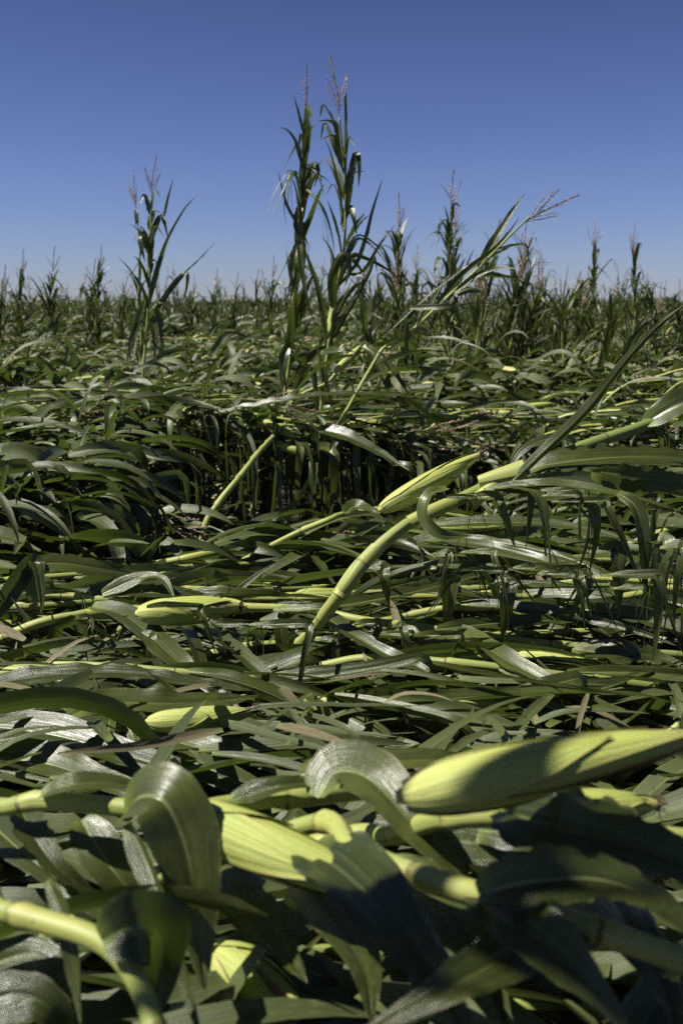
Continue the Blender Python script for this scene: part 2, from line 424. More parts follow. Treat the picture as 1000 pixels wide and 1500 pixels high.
def ear_mesh(seed, Lr=1.0, res=1, slim=1.0, long=False):
    """an ear in its husk, 1 long along +Z, radius about .135"""
    rs = np.random.RandomState(seed); g = Geo()
    prof_t = np.array([0, .03, .10, .22, .38, .55, .70, .82, .92, 1.0])
    prof_r = np.array([.045, .066, .090, .110, .120, .117, .103, .080, .055, .030]) * slim
    if long: prof_r = np.array([.050, .074, .100, .116, .119, .106, .087, .068, .050, .026])
    nt, na = (26, 25) if res else (12, 11)
    t = np.linspace(0, 1, nt)
    rr = np.interp(t, prof_t, prof_r)
    for _ in range(2): rr[1:-1] = (rr[:-2] + rr[1:-1] * 2 + rr[2:]) / 4
    bend = .035 * rs.uniform(-1, 1)
    def pos(ang, tt, dr):
        r = np.interp(tt, t, rr) * (1 + .03 * np.sin(ang * 3 + seed)) + dr
        x = r * np.cos(ang) + bend * np.sin(tt * math.pi); y = r * np.sin(ang)
        return np.stack([x, y, tt + 0 * ang], -1)
    a = np.linspace(0, 2 * np.pi, na); A, TT = np.meshgrid(a, t)
    g.grid(pos(A, TT, 0 * A), np.stack([A / 6.283 * 1.5, TT], -1), rs.rand())
    nb = 6 if res else 3
    for b in range(nb):
        phi = b * 2.4 + rs.uniform(-.3, .3); te = [1.05, 1.0, .95, .88, .74, .58][b] * rs.uniform(.95, 1.05)
        hw = rs.uniform(1.15, 1.55)
        tt = np.linspace(0, te, nt); q = tt / te; sk = rs.uniform(-.9, .9)
        wid = hw * np.clip(1 - q ** 1.9, 0.004, 1) ** .85 * (.8 + .2 * np.clip(q / .2, 0, 1))
        s = np.linspace(-1, 1, 15 if res else 7)
        ang = phi + wid[:, None] * s[None] + sk * q[:, None] ** 1.5
        lift = (.0025 + .0022 * b) * (1 + 0 * ang) + .005 * (np.abs(s)[None] ** 6) * (.4 + q[:, None]) + .006 * (q[:, None] ** 8)
        lift = lift + .0022 * np.sin(s[None] * 30 + seed)
        g.grid(pos(ang, np.broadcast_to(tt[:, None], ang.shape), lift), np.stack(np.broadcast_arrays(.5 + .5 * s[None], tt[:, None]), -1), rs.rand())
    # shank
    pth = np.array([[0, 0, -.03], [0, 0, -.01], [0, 0, .03]]); tube(g, spline(pth, 5), np.array([.026, .034, .042, .046, .046]), 9, np.zeros(5), rs.rand())
    return g.mesh('husk', [HUSK])
def silk_mesh(seed, n=26):
    rs = np.random.RandomState(seed); g = Geo()
    for i in range(n):
        d = norm(np.array([rs.normal(0, .7), rs.normal(0, .7), 1])); p = np.array([rs.normal(0, .016), rs.normal(0, .016), 1.0])
        pts = [p]
        for j in range(5):
            d = norm(d + rs.normal(0, .55, 3) + np.array([0, -.1, 0])); pts.append(pts[-1] + d * .022)
        tube(g, spline(pts, 8), np.linspace(.0065, .0025, 8), 3, np.zeros(8), rs.rand())
    return g.mesh('silk', [SILK])
EARS = [ear_mesh(s, slim=sl) for s, sl in ((1, 1.0), (2, .92), (3, 1.05), (4, .85))]
EARS[0] = ear_mesh(11, long=True)
EARS_LO = [ear_mesh(s, res=0) for s in (5, 6, 7)]
SILKS = [silk_mesh(s) for s in (1, 2)]

def add_ear(root, base, tip, seed, lo=False, thick=None, label=None, silk=True, loc=np.zeros(3)):
    base = np.asarray(base) - loc; tip = np.asarray(tip) - loc
    v = Vector(tip - base); Ln = v.length
    rs = np.random.RandomState(seed + 77)
    me = (EARS_LO if lo else EARS)[seed % (3 if lo else 4)]
    o = link('ear', me, root); o.location = Vector(base)
    q = v.to_track_quat('Z', 'Y')
    o.rotation_mode = 'QUATERNION'
    from mathutils import Quaternion
    o.rotation_quaternion = q @ Quaternion((0, 0, 1), rs.uniform(0, 6.28))
    th = Ln if thick is None else thick / .272
    o.scale = (th, th, Ln)
    if label: o['label'] = label
    if silk and not lo:
        s = link('silk', SILKS[seed % 2], o)
    return o

def tassel_mesh(seed, near=True, nb=6, spread=.5):
    rs = np.random.RandomState(seed); g = Geo()
    def branch(p0, d, L, step):
        pts = [p0]; d = norm(np.array(d, float))
        for j in range(6):
            pts.append(pts[-1] + d * L / 6); d = norm(d + rs.normal(0, .05, 3) + np.array([0, 0, -.0]))
        path = spline(pts, 14); tube(g, path, np.linspace(.0018, .0008, 14), 4, np.zeros(14), rs.rand())
        T, N, B = frames(path)
        m = int(L / step)
        for i in range(m):
            t = (i + .5) / m
            if t < .12: continue
            k = min(13, int(t * 13)); a = rs.uniform(0, 6.28)
            o = N[k] * math.cos(a) + B[k] * math.sin(a)
            c = path[k] + (path[min(13, k + 1)] - path[k]) * (t * 13 - k) + o * .002
            dd = norm(T[k] + o * rs.uniform(.2, .6)); l = rs.uniform(.006, .010) * (1 if near else 1.6); r = .0024 * (1 if near else 1.5)
            s1 = norm(np.cross(dd, [.3, .5, .8])); s2 = np.cross(dd, s1)
            rr = np.array([.2, 1, .9, .15]) * r; aa = np.array([0, 2.09, 4.19, 6.283])
            ring = (c + dd * np.linspace(0, l, 4)[:, None])[:, None] + (s1 * np.cos(aa)[:, None] + s2 * np.sin(aa)[:, None])[None] * rr[:, None, None]
            g.grid(ring, np.zeros((4, 4, 2)), rs.rand())
    st = .0045 if near else .010
    branch(np.array([0, 0, 0]), (0, 0, 1), .36, st * .45)
    for i in range(nb):
        a = rs.uniform(0, 6.28); z = .02 + .015 * i
        branch(np.array([0, 0, z]), (math.cos(a) * spread, math.sin(a) * spread, 1), rs.uniform(.15, .26), st)
    return g.mesh('tassel', [TASSEL])
TASS = [tassel_mesh(1, True, 3, .22), tassel_mesh(2, True, 6, .42), tassel_mesh(3, True, 3, .14)]
TASS_LO = [tassel_mesh(4, False, 4, .3), tassel_mesh(5, False, 5, .5)]

def add_tassel(root, p, d, seed, lo=False, sc=1.0, loc=np.zeros(3)):
    o = link('tassel', (TASS_LO if lo else TASS)[seed % (2 if lo else 3)], root)
    o.location = Vector(np.asarray(p) - loc); o.rotation_mode = 'QUATERNION'
    o.rotation_quaternion = Vector(d).to_track_quat('Z', 'Y'); o.scale = (sc,) * 3
    return o

def stalk_geo(path, r0, r1, rs, sides=9, inode=.15, v0=0.0):
    Ls = np.r_[0, np.cumsum(np.linalg.norm(np.diff(path, axis=0), axis=1))]; L = Ls[-1]
    k = max(2, L / inode); f = Ls / L * k + v0; fr = f % 1
    r = r0 + (r1 - r0) * (Ls / L) ** .9
    r = r * .86 * (1.14 - .22 * fr ** .8 + .06 * np.exp(-((np.minimum(fr, 1 - fr)) / .05) ** 2) + .12 * np.clip(1 - fr / .12, 0, 1) * (rs.rand() * .6 + .4))
    g = Geo(); tube(g, path, r, sides, f, rs.rand(), cap=True, seam=.13 if sides > 9 else 0)
    return g.mesh('stalk', [STALK]), k

def add_leaf(root, C, Wd, W, rs, loc, label=None, mat=None, **kw):
    g = Geo(); blade(g, C - loc, Wd, W, rs, **kw)
    o = link('leaf', g.mesh('leaf', [mat or LEAF]), root)
    if label: o['label'] = label
    return o

def plant_leaves(root, path, loc, rs, nl, t0, t1, spread, Lr, Wr, g0, kinkp, kinkr, off, n=24, cols=7, shredp=.25, bias=None, roll0=None, up=0.0, zf=1.0, flo=True, twr=3.0, mat=None, near=False, tkr=(.2, .7)):
    """leaves alternate along a stalk path"""
    T, N, B = frames(path); m = nl
    ts = np.linspace(t0, t1, m) + rs.normal(0, .01, m)
    idx = np.clip((ts * (len(path) - 1)).astype(int), 0, len(path) - 1)
    roll = (rs.uniform(0, 6.28) if roll0 is None else roll0) + np.arange(m) * math.pi + rs.normal(0, .45, m)
    side = N[idx] * np.cos(roll)[:, None] + B[idx] * np.sin(roll)[:, None]
    a = rs.uniform(spread[0], spread[1], m)
    d = T[idx] * np.cos(a)[:, None] + side * np.sin(a)[:, None]
    d[:, 2] *= zf; d[:, 2] += up
    if bias is not None: d = d + np.asarray(bias)
    w = np.cross(T[idx], side) + rs.normal(0, .25, (m, 3))
    L = rs.uniform(Lr[0], Lr[1], m) * np.interp(ts, [0, .3, .7, 1], [.75, 1, 1, .6])
    W = rs.uniform(Wr[0], Wr[1], m)
    kink = np.where(rs.rand(m) < kinkp, rs.uniform(*kinkr, m), 0)
    tk = rs.uniform(*tkr, m)
    p = path[idx] + side * .008
    C, Wd = grow(p, d, w, L, rs.uniform(*g0, m), tk, kink, rs.normal(0, twr, m), (mat_top(p[:, 0], p[:, 1]) - p[:, 2]) + rs.uniform(off[0], off[1], m), n, rs, flo)
    for j in range(m):
        if near and buries(C[j]): continue
        sh = rs.randint(1, 5) if rs.rand() < shredp else 0
        add_leaf(root, C[j], Wd[j], W[j], rs, loc, cols=cols, shred=sh, fold=rs.uniform(.1, 1.0), mat=mat)

# ------------------------------------------------------------------ ground (one sheet to the horizon)
gx = np.r_[-2500, -600, -120, -40, np.linspace(-14, 14, 113), 40, 120, 600, 2500]
gy = np.r_[-800, -60, np.linspace(-6, 16, 89), 30, 80, 300, 1200, 3500]
X, Y = np.meshgrid(gx, gy)
rsg = np.random.RandomState(3)
Z = np.where((np.abs(X) < 14) & (Y > -6) & (Y < 16), .02 * np.sin(Y * 8.2) + rsg.normal(0, .008, X.shape), 0) - .02
g = Geo(); g.grid(np.stack([X, Y, Z], -1), np.stack([X, Y], -1), 0)
gr = link('ground', g.mesh('ground', [SOIL])); tag(gr, 'dark brown field soil', kind='structure')

# ------------------------------------------------------------------ generic fallen plants
def fallen(x, y, rs, label, group, detail=2, L=None, az=None, lift=None, depth=None, curtain=False):
    """stalk roots at x,y and lies over towards +X; detail 2 near, 1 middle, 0 far"""
    L = L or rs.uniform(1.9, 2.3); az = rs.normal(.06, .16) if az is None else az
    dep = rs.uniform(.10, .30) if depth is None else depth
    s = np.linspace(0, L, 12)
    px = x + s * math.cos(az); py = y + s * math.sin(az) + .03 * np.sin(s * 3 + rs.uniform(0, 6))
    top = np.maximum(mat_top(px, py) - dep, .04)
    for _ in range(3): top[1:-1] = (top[:-2] + top[1:-1] + top[2:]) / 3
    rise = np.clip(s / .45, 0, 1) ** .8
    pz = top * rise + rs.uniform(-.02, .03) * np.sin(s * 2.2) + (0 if lift is None else lift * s)
    pz[0] = 0
    path = spline(np.stack([px, py, np.maximum(pz, 0)], 1), (90, 60, 44)[2 - detail])
    if detail == 2 and not curtain and buries(path):
        return None
    loc = np.array([x, y, 0.0])
    root = link('corn_plant', None, loc=loc); tag(root, label, 'corn plant', group)
    me, k = stalk_geo(path - loc, rs.uniform(.0105, .0135), .005, rs, sides=(10, 8, 6)[2 - detail])
    link('stalk', me, root)
    nl = (14, 13, 12)[2 - detail] if not curtain else 17
    plant_leaves(root, path, loc, rs, nl, .16, .93, (.25, .9), (.45, .78) if detail == 2 or curtain else (.35, .65), ((.024, .048) if detail == 2 else (.03, .06)) if not curtain else (.022, .06), ((.2, 1.8) if detail == 2 else (.8, 4)) if not curtain else (1.5, 6), .65 if not curtain else .9, (.7, 2.3) if not curtain else (1.0, 1.7), ((.03, .20) if detail == 2 else (.0, .25)) if not curtain else (1, 1), zf=(.8, .8, .45)[2 - detail + 0] if detail < 2 else (.3 if 1.6 < y < 2.3 else .2), bias=((.25, -.05, 0) if detail == 2 else (.1, 0, 0)) if not curtain else (0, -.45, -.1), n=(26, 20, 15)[2 - detail], cols=(9, 7, 5)[2 - detail],
                 near=detail == 2, tkr=(.2, .7) if not curtain else (.05, .3), shredp=.5 if not curtain else .65, roll0=rs.choice([0, math.pi]) + rs.normal(0, .5), mat=LEAF if detail > 0 else LEAF_FAR)
    T, N, B = frames(path)
    if rs.rand() < .8:
        i = int(len(path) * rs.uniform(.38, .5)); sd = N[i] * rs.choice([-1, 1]) + B[i] * rs.uniform(-.5, 1)
        d = norm(T[i] + sd * .3); base = path[i] + norm(sd) * .02 + d * .02
        Le = rs.uniform(.18, .24)
        if not (detail == 2 and buries(np.stack([base, base + d * Le]))): add_ear(root, base, base + d * Le, rs.randint(100), lo=detail < 1, loc=loc, thick=rs.uniform(.045, .058))
    if rs.rand() < (.08 if detail == 2 and not curtain else .45):
        add_tassel(root, path[-1], T[-1] + np.array([0, 0, .05]), rs.randint(100), lo=detail < 2, loc=loc, sc=rs.uniform(.8, 1.1))
    return root

rs = np.random.RandomState(11)
# near mat
for r_, y in enumerate((.45, .7, .95, 1.2, 1.5, 1.75, 2.0, 2.2, 2.42, 2.62, 2.8)):
    half = .36 * y + .1
    x = -half - 2.0 + rs.uniform(0, .2)
    while x < half - .1:
        if y < 1.3: lab, grp = 'fallen corn plant buried in the blurred leaves nearest the camera', 'fallen corn plants nearest the camera'
        elif y < 2.2: lab, grp = 'fallen corn plant in the sharp leafy mat around the lower husked ear', 'fallen corn plants in the front mat'
        else: lab, grp = 'fallen corn plant lying along the far edge of the front mat, before the dark gap', 'fallen corn plants along the gap'
        fallen(x, y + rs.normal(0, .05), rs, lab, grp, 2, depth=rs.uniform(.18, .34) if y < 1.3 or (y < 1.85 and rs.rand() < .7) else (rs.uniform(-.02, .05) if rs.rand() < .55 else rs.uniform(.12, .28)))
        x += rs.uniform(.30, .46)
# left and right fills across the gap
for (x, y) in ((-3.1, 3.4), (-3.4, 3.8), (-2.9, 4.2), (-3.3, 4.5), (-2.7, 3.6), (.55, 3.5), (.75, 3.9), (.6, 4.3), (.85, 4.6), (.2, 3.3)):
    fallen(x, y, rs, 'fallen corn plant whose hanging leaves close the dark gap at its side', 'fallen corn plants beside the gap', 2, az=rs.normal(0, .1), L=1.9 if x < 0 else 2.1, curtain=True)
# back mat
for r_, y in enumerate((4.80, 4.90, 5.4, 5.9, 6.5, 7.1)):
    half = .36 * y + .1
    x = -half - 1.9 + rs.uniform(0, .3)
    while x < half - .2:
        if y < 5: lab, grp = 'fallen corn plant with leaves hanging like a curtain over the dark gap', 'fallen corn plants forming the curtain'
        else: lab, grp = 'fallen corn plant in the flattened field between the curtain and the upright plants', 'fallen corn plants of the middle field'
        fallen(x, y + rs.normal(0, .06), rs, lab, grp, 1 if y < 6.2 else 0, depth=rs.uniform(-.03, .10) if y < 5 else rs.uniform(-.04, .18), az=rs.normal(.0 if y < 5 else .1, .08 if y < 5 else .45), curtain=y < 5)
        x += rs.uniform(.26, .42) if y < 5 else rs.uniform(.40, .62)

# ------------------------------------------------------------------ far flattened field as one mass
def loose_leaves(g, N, rs, xr, yr, zr, L, W, n=6, cols=3, az=(0, .6), pitch=(.05, .25), bend=(1, 3.5), mi=0, off=None):
    y = rs.uniform(*yr, N) if not callable(yr) else yr(N)
    half = .37 * y + 1.0
    x = rs.uniform(-1, 1, N) * half if xr is None else rs.uniform(*xr, N)
    top = mat_top(x, y); z = np.maximum(top - rs.uniform(*zr, N), .02)
    A = rs.normal(*az, N) + np.where(rs.rand(N) < .15, math.pi, 0); E = rs.normal(*pitch, N)
    l = rs.uniform(*L, N); w = rs.uniform(*W, N)
    d = np.stack([np.cos(A) * np.cos(E), np.sin(A) * np.cos(E), np.sin(E)], 1)
    wd = norm(np.stack([-np.sin(A), np.cos(A), rs.normal(0, .5, N)], 1))
    C, Wd = grow(np.stack([x, y, z], 1), d, wd, l, rs.uniform(*bend, N), rs.uniform(.2, .7, N), np.where(rs.rand(N) < .3, 1.2, 0), rs.normal(0, 3, N), rs.uniform(*(off or zr), N), n, rs)
    T = norm(np.gradient(C, axis=1)); Nn = np.cross(T, Wd)
    t = np.linspace(0, 1, n)
    ww = .5 * w[:, None] * (.5 + .5 * np.clip(t / .15, 0, 1)) * np.clip(1 - t ** 2.3, 0, 1) ** .7 + .0008
    S = np.linspace(-1, 1, cols)
    pts = C[:, :, None] + Wd[:, :, None] * (ww[:, :, None] * S)[..., None] + Nn[:, :, None] * (ww[:, :, None] * np.abs(S) * .35)[..., None]
    uv = np.stack(np.broadcast_arrays(.5 + .5 * S[None, None], t[None, :, None] + 0 * S[None, None] + 0 * w[:, None, None]), -1)
    i = np.arange(n - 1)[:, None] * cols + np.arange(cols - 1)[None]
    f = np.stack([i, i + 1, i + 1 + cols, i + cols], -1).reshape(-1, 4)
    F = (f[None] + (np.arange(N) * n * cols)[:, None, None]).reshape(-1, 4) + g.n
    g.V.append(pts.reshape(-1, 3)); g.U.append(uv.reshape(-1, 2)); g.R.append(np.repeat(rs.rand(N), n * cols)); g.F.append(F); g.M.append(np.full(len(F), mi)); g.n += N * n * cols

def bars(g, N, rs, yr, zr, L, r, az, pitch, mi, sides=4):
    """stalks, husks and tassel branches seen as short rods in the far mat"""
    y = yr(N); x = rs.uniform(-1, 1, N) * (.37 * y + 1); z = mat_top(x, y) + rs.uniform(*zr, N)
    for i in range(N):
        A = rs.normal(*az); E = rs.normal(*pitch); l = rs.uniform(*L)
        d = np.array([math.cos(A) * math.cos(E), math.sin(A) * math.cos(E), math.sin(E)]); p = np.array([x[i], y[i], z[i]])
        q = np.stack([p, p + d * l * .35 + [0, 0, .01], p + d * l * .7 + rs.normal(0, .01, 3), p + d * l + [0, 0, -.02 * l]])
        rad = np.array(r[0]) * rs.uniform(.8, 1.2)
        tube(g, q, rad, sides, np.linspace(0, 2.8, 4), rs.rand(), mi)

def inv_y(a, b, rs, p=1.0):
    """more samples near than far"""
    def f(N):
        u = rs.rand(N); return (a ** -p + u * (b ** -p - a ** -p)) ** (-1 / p)
    return f
rf = np.random.RandomState(5)
g = Geo()
loose_leaves(g, 7800, rf, None, inv_y(7.5, 18, rf, .3), (-.04, .22), (.35, .7), (.035, .07), n=8, cols=3, az=(0, 1.0), pitch=(.1, .5), bend=(2, 7))
loose_leaves(g, 9000, rf, None, inv_y(17, 60, rf, .4), (-.06, .15), (.5, .95), (.07, .12), n=5, cols=3, pitch=(.2, .4))
loose_leaves(g, 8000, rf, None, inv_y(55, 260, rf, .6), (-.25, .1), (.8, 1.6), (.12, .28), n=4, cols=3, pitch=(.5, .5))
bars(g, 330, rf, inv_y(7.6, 40, rf, .4), (-.10, .02), (.3, .7), ([.011, .0105, .009, .007],), (0, .5), (.05, .12), 1)
bars(g, 250, rf, inv_y(7.6, 40, rf, .4), (-.08, .04), (.16, .26), ([.010, .028, .026, .006],), (0, .7), (.15, .25), 2, 6)
bars(g, 480, rf, inv_y(8, 50, rf, .4), (.0, .10), (.12, .30), ([.002, .0055, .0055, .003],), (0, .3), (.05, .12), 3)
o = link('flattened_corn', g.mesh('flattened_corn', [LEAF_FAR, STALK, HUSK, TASSEL])); tag(o, 'endless flattened corn leaves and stalks stretching back to the skyline', kind='stuff')

# torn leaves and trash lying low under the mats
g = Geo()
def yu(a, b): return lambda N: rf.uniform(a, b, N)
loose_leaves(g, 1500, rf, None, yu(.3, 3.1), (.08, .36), (.3, .7), (.03, .06), n=12, cols=5)
loose_leaves(g, 700, rf, (-1.9, -.62), yu(3.1, 4.75), (-.06, .12), (.15, .55), (.015, .045), n=12, cols=5, off=(.7, .8), bend=(2, 18), pitch=(.1, .5), az=(-.3, 1.3))
loose_leaves(g, 420, rf, (-1.9, 1.9), yu(4.74, 4.9), (-.08, .14), (.12, .6), (.015, .055), n=14, cols=5, off=(.7, .8), bend=(2, 18), az=(-.9, 1.2), pitch=(0, .5))
loose_leaves(g, 420, rf, (.5, 2.1), yu(3.1, 4.7), (-.04, .12), (.25, .6), (.02, .05), n=12, cols=5, off=(.7, .8), bend=(7, 18), az=(-.3, 1.1))
loose_leaves(g, 1500, rf, None, yu(4.7, 9.5), (.06, .35), (.3, .6), (.02, .055), n=8, cols=3)
loose_leaves(g, 130, rf, None, yu(3.0, 5.0), (.5, .6), (.15, .4), (.02, .05), n=10, cols=3, pitch=(.05, .1), mi=1)
loose_leaves(g, 650, rf, None, yu(2.9, 3.7), (-.10, .05), (.3, .6), (.04, .07), n=12, cols=5, bend=(2, 6))
loose_leaves(g, 420, rf, None, yu(3.5, 4.9), (-.12, .0), (.3, .6), (.03, .06), n=10, cols=3)
loose_leaves(g, 110, rf, None, yu(1.3, 3.0), (.0, .1), (.08, .25), (.008, .025), n=8, cols=3, az=(0, 1.5), mi=1)
loose_leaves(g, 560, rf, None, yu(1.3, 3.1), (.02, .14), (.15, .38), (.008, .022), n=12, cols=3, az=(0, .9), pitch=(-.05, .15))
o = link('leaf_litter', g.mesh('leaf_litter', [LEAF, DRYLEAF])); tag(o, 'torn green and dead brown corn leaves littered under the fallen plants', kind='stuff')

# ------------------------------------------------------------------ hero plants
CAMV = np.array([0, 0, CAM_H])
def hero(label, stalk, r=(.012, .010), leaves=(), ears=(), tassel=None, extra=0, seed=0, sheath=(), v0=0.0, rand=None, inode=.15, root_at=None, group=None):
    """stalk: world points; leaves: (world points, width, dict)"""
    rs = np.random.RandomState(seed + 500)
    path = spline(stalk, 90); path[:, 2] = np.maximum(path[:, 2], 0)
    loc = np.array(root_at if root_at is not None else [path[0][0], path[0][1], max(0, path[0][2] - .02)])
    root = link('corn_plant', None, loc=loc); tag(root, label, 'corn plant', group)
    me, k = stalk_geo(path - loc, r[0], r[1], rs, sides=22, v0=v0, inode=inode); link('stalk', me, root)
    for (pts, W, kw) in leaves:
        if pts[0][1] > 1.3: W = W * .86
        kw = dict(kw); hint = kw.pop('hint', (0, -.55, .8)); n = kw.pop('n', 40)
        C = spline(pts, n); T = norm(np.gradient(C, axis=0))
        if isinstance(hint, list):
            H = np.stack([np.interp(np.linspace(0, 1, n), np.linspace(0, 1, len(hint)), [h[i] for h in hint]) for i in range(3)], 1)
        else: H = np.tile(np.asarray(hint, float), (n, 1))
        Wd = norm(np.cross(T, H))
        kw.setdefault('cols', 11); kw.setdefault('fold', rs.uniform(.15, .4))
        add_leaf(root, C, Wd, W, rs, loc, **kw)
    for (a, b, th, s) in ears: add_ear(root, a, b, s, thick=th, loc=loc)
    for (pts, r0, r1, v) in sheath:
        g = Geo(); pp = spline(pts, 24); tt = np.linspace(0, 1, 24)
        tube(g, pp - loc, r0 + (r1 - r0) * tt ** .8, 14, np.linspace(.12, .8, 24), rs.rand()); link('leaf_sheath', g.mesh('leaf_sheath', [STALK]), root)
    if tassel is not None:
        for (p, d, s, sc) in tassel: add_tassel(root, p, d, s, loc=loc, sc=sc)
    if rand: plant_leaves(root, path, loc, rs, **rand)
    return root

def under(p, dx=-.35):
    """lead a stalk back to its root in the soil"""
    p = np.asarray(p); return [np.array([p[0] + dx, p[1] + .02, 0.0]), np.array([p[0] + dx * .75, p[1] + .01, p[2] * .7])]

RL = dict(nl=9, t0=.1, t1=.95, spread=(.3, 1.0), Lr=(.45, .75), Wr=(.025, .055), g0=(.4, 2.2), kinkp=.5, kinkr=(.8, 1.9), off=(.03, .16), cols=9, n=28, shredp=.4, zf=.3, near=True)

def hang(px, py, Y, dy, dx=8, lead=30):
    return PP([(px - lead, py + 4, Y + .02), (px - 4, py + 1, Y), (px, py + 3, Y), (px + 1, py + 9, Y - .01), (px + dx * .3, py + dy * .3, Y - .02), (px + dx * .6, py + dy * .6, Y - .02), (px + dx, py + dy, Y - .02)])
def hangs(seed, n, xr, line, Y, dy, W=(.012, .034)):
    r = np.random.RandomState(seed); out = []
    for i in range(n):
        px = r.uniform(*xr); py = np.interp(px, [p[0] for p in line], [p[1] for p in line]) + r.normal(0, 7)
        out.append((hang(px, py, Y + r.normal(0, .07), r.uniform(*dy) * r.choice([.5, 1, 1]), r.normal(6, 26), r.uniform(10, 90)), r.uniform(*W),
                    dict(hint=HH if r.rand() < .6 else [(0, -.2, 1), (.5, -.7, .5), (1, -.4, .1), (.6, -1, 0), (-.2, -1, 0)], shred=r.randint(0, 4), fold=r.uniform(.1, 1.1), n=30, cols=9)))
    return out
HH = [(0, -.2, 1), (0, -.7, .6), (0, -1, .1), (.2, -1, 0), (-.2, -1, 0)]
# 1 the leaning plant that crosses the middle right
s = PP([(470, 925, 2.05), (500, 868, 2.08), (540, 815, 2.11), (600, 765, 2.15), (660, 738, 2.2), (735, 702, 2.25), (850, 655, 2.32), (945, 622, 2.38), (1040, 575, 2.45), (1180, 540, 2.6)])
s = np.vstack([[[s[0][0] - .30, 3.3, 0.0], [s[0][0] - .20, 2.9, .11], [s[0][0] - .12, 2.5, .235], [s[0][0] - .05, 2.2, .33]], s[1:]])
hero('thick yellow-green corn stalk leaning up out of the mat with a pointed husked ear', s, (.0175, .0135),
     leaves=[
        (PP([(762, 692, 2.22), (800, 680, 2.21), (860, 672, 2.2), (930, 668, 2.22), (1010, 672, 2.25), (1120, 690, 2.3)]), .10, dict(hint=(-.3, -.5, .85), fold=.15, ruffle=.5)),
        (PP([(735, 722, 2.2), (790, 668, 2.18), (860, 600, 2.15), (915, 530, 2.15), (960, 480, 2.15), (1010, 440, 2.15)]), .036, dict(hint=(.5, -.6, .5), fold=.75, ruffle=.6)),
        (PP([(905, 560, 2.2), (925, 500, 2.2), (950, 465, 2.2), (975, 430, 2.2)]), .03, dict(hint=(.5, -.6, .5), shred=3)),
        (PP([(655, 715, 2.15), (628, 725, 2.12), (620, 755, 2.1), (645, 782, 2.08), (690, 785, 2.1)]), .042, dict(hint=[(0, -.3, 1), (-.8, -.6, 0), (-.8, -.6, .1), (0, -.9, .4), (0, -.6, .9)], ruffle=.4)),
        (PP([(700, 722, 2.2), (770, 712, 2.12), (830, 712, 2.1), (920, 728, 2.05), (1010, 752, 2.05)]), .045, dict(hint=(0, -.3, .9), fold=.5)),
        (PP([(905, 722, 2.05), (932, 745, 2.02), (942, 800, 2.0), (944, 890, 2.0)]), .036, dict(hint=(.1, -.95, .1), ruffle=.5)),
        (PP([(720, 715, 2.14), (775, 715, 2.1), (795, 745, 2.08), (798, 800, 2.07), (800, 860, 2.07)]), .028, dict(hint=[(0, -.2, 1), (0, -.8, .5), (0, -1, 0), (0, -1, 0)], shred=2)),
        (PP([(865, 690, 2.25), (920, 698, 2.25), (980, 705, 2.25), (1040, 715, 2.25)]), .09, dict(hint=(0, -.9, .3), fold=.2)),
        *hangs(31, 9, (690, 1000), [(690, 728), (830, 716), (1000, 750)], 2.12, (50, 150)),
        (PP([(800, 722, 2.15), (860, 735, 2.12), (872, 770, 2.1), (870, 835, 2.1)]), .035, dict(hint=[(0, -.2, 1), (0, -.8, .5), (0, -1, 0)], shred=3)),
        (PP([(945, 620, 2.38), (1000, 590, 2.36), (1080, 560, 2.36), (1160, 560, 2.36)]), .09, dict(hint=(-.2, -.7, .6))),
        (PP([(850, 655, 2.32), (820, 640, 2.3), (770, 655, 2.28), (745, 690, 2.26), (740, 720, 2.24)]), .03, dict(hint=(0, -.6, .8))),
     ],
     ears=[(P(558, 746, 2.2), P(702, 666, 2.26), .058, 1), ],
     sheath=[(PP([(497, 874, 2.08), (520, 838, 2.1), (552, 803, 2.12)]), .0185, .0165, 0), (PP([(598, 766, 2.15), (630, 750, 2.17), (665, 735, 2.2)]), .0155, .016, 0), (PP([(700, 706, 2.22), (735, 698, 2.22), (768, 690, 2.22)]), .013, .027, 0), (PP([(690, 738, 2.2), (740, 700, 2.22), (830, 668, 2.26)]), .016, .008, 0)],
     seed=1, v0=.3, inode=.17)

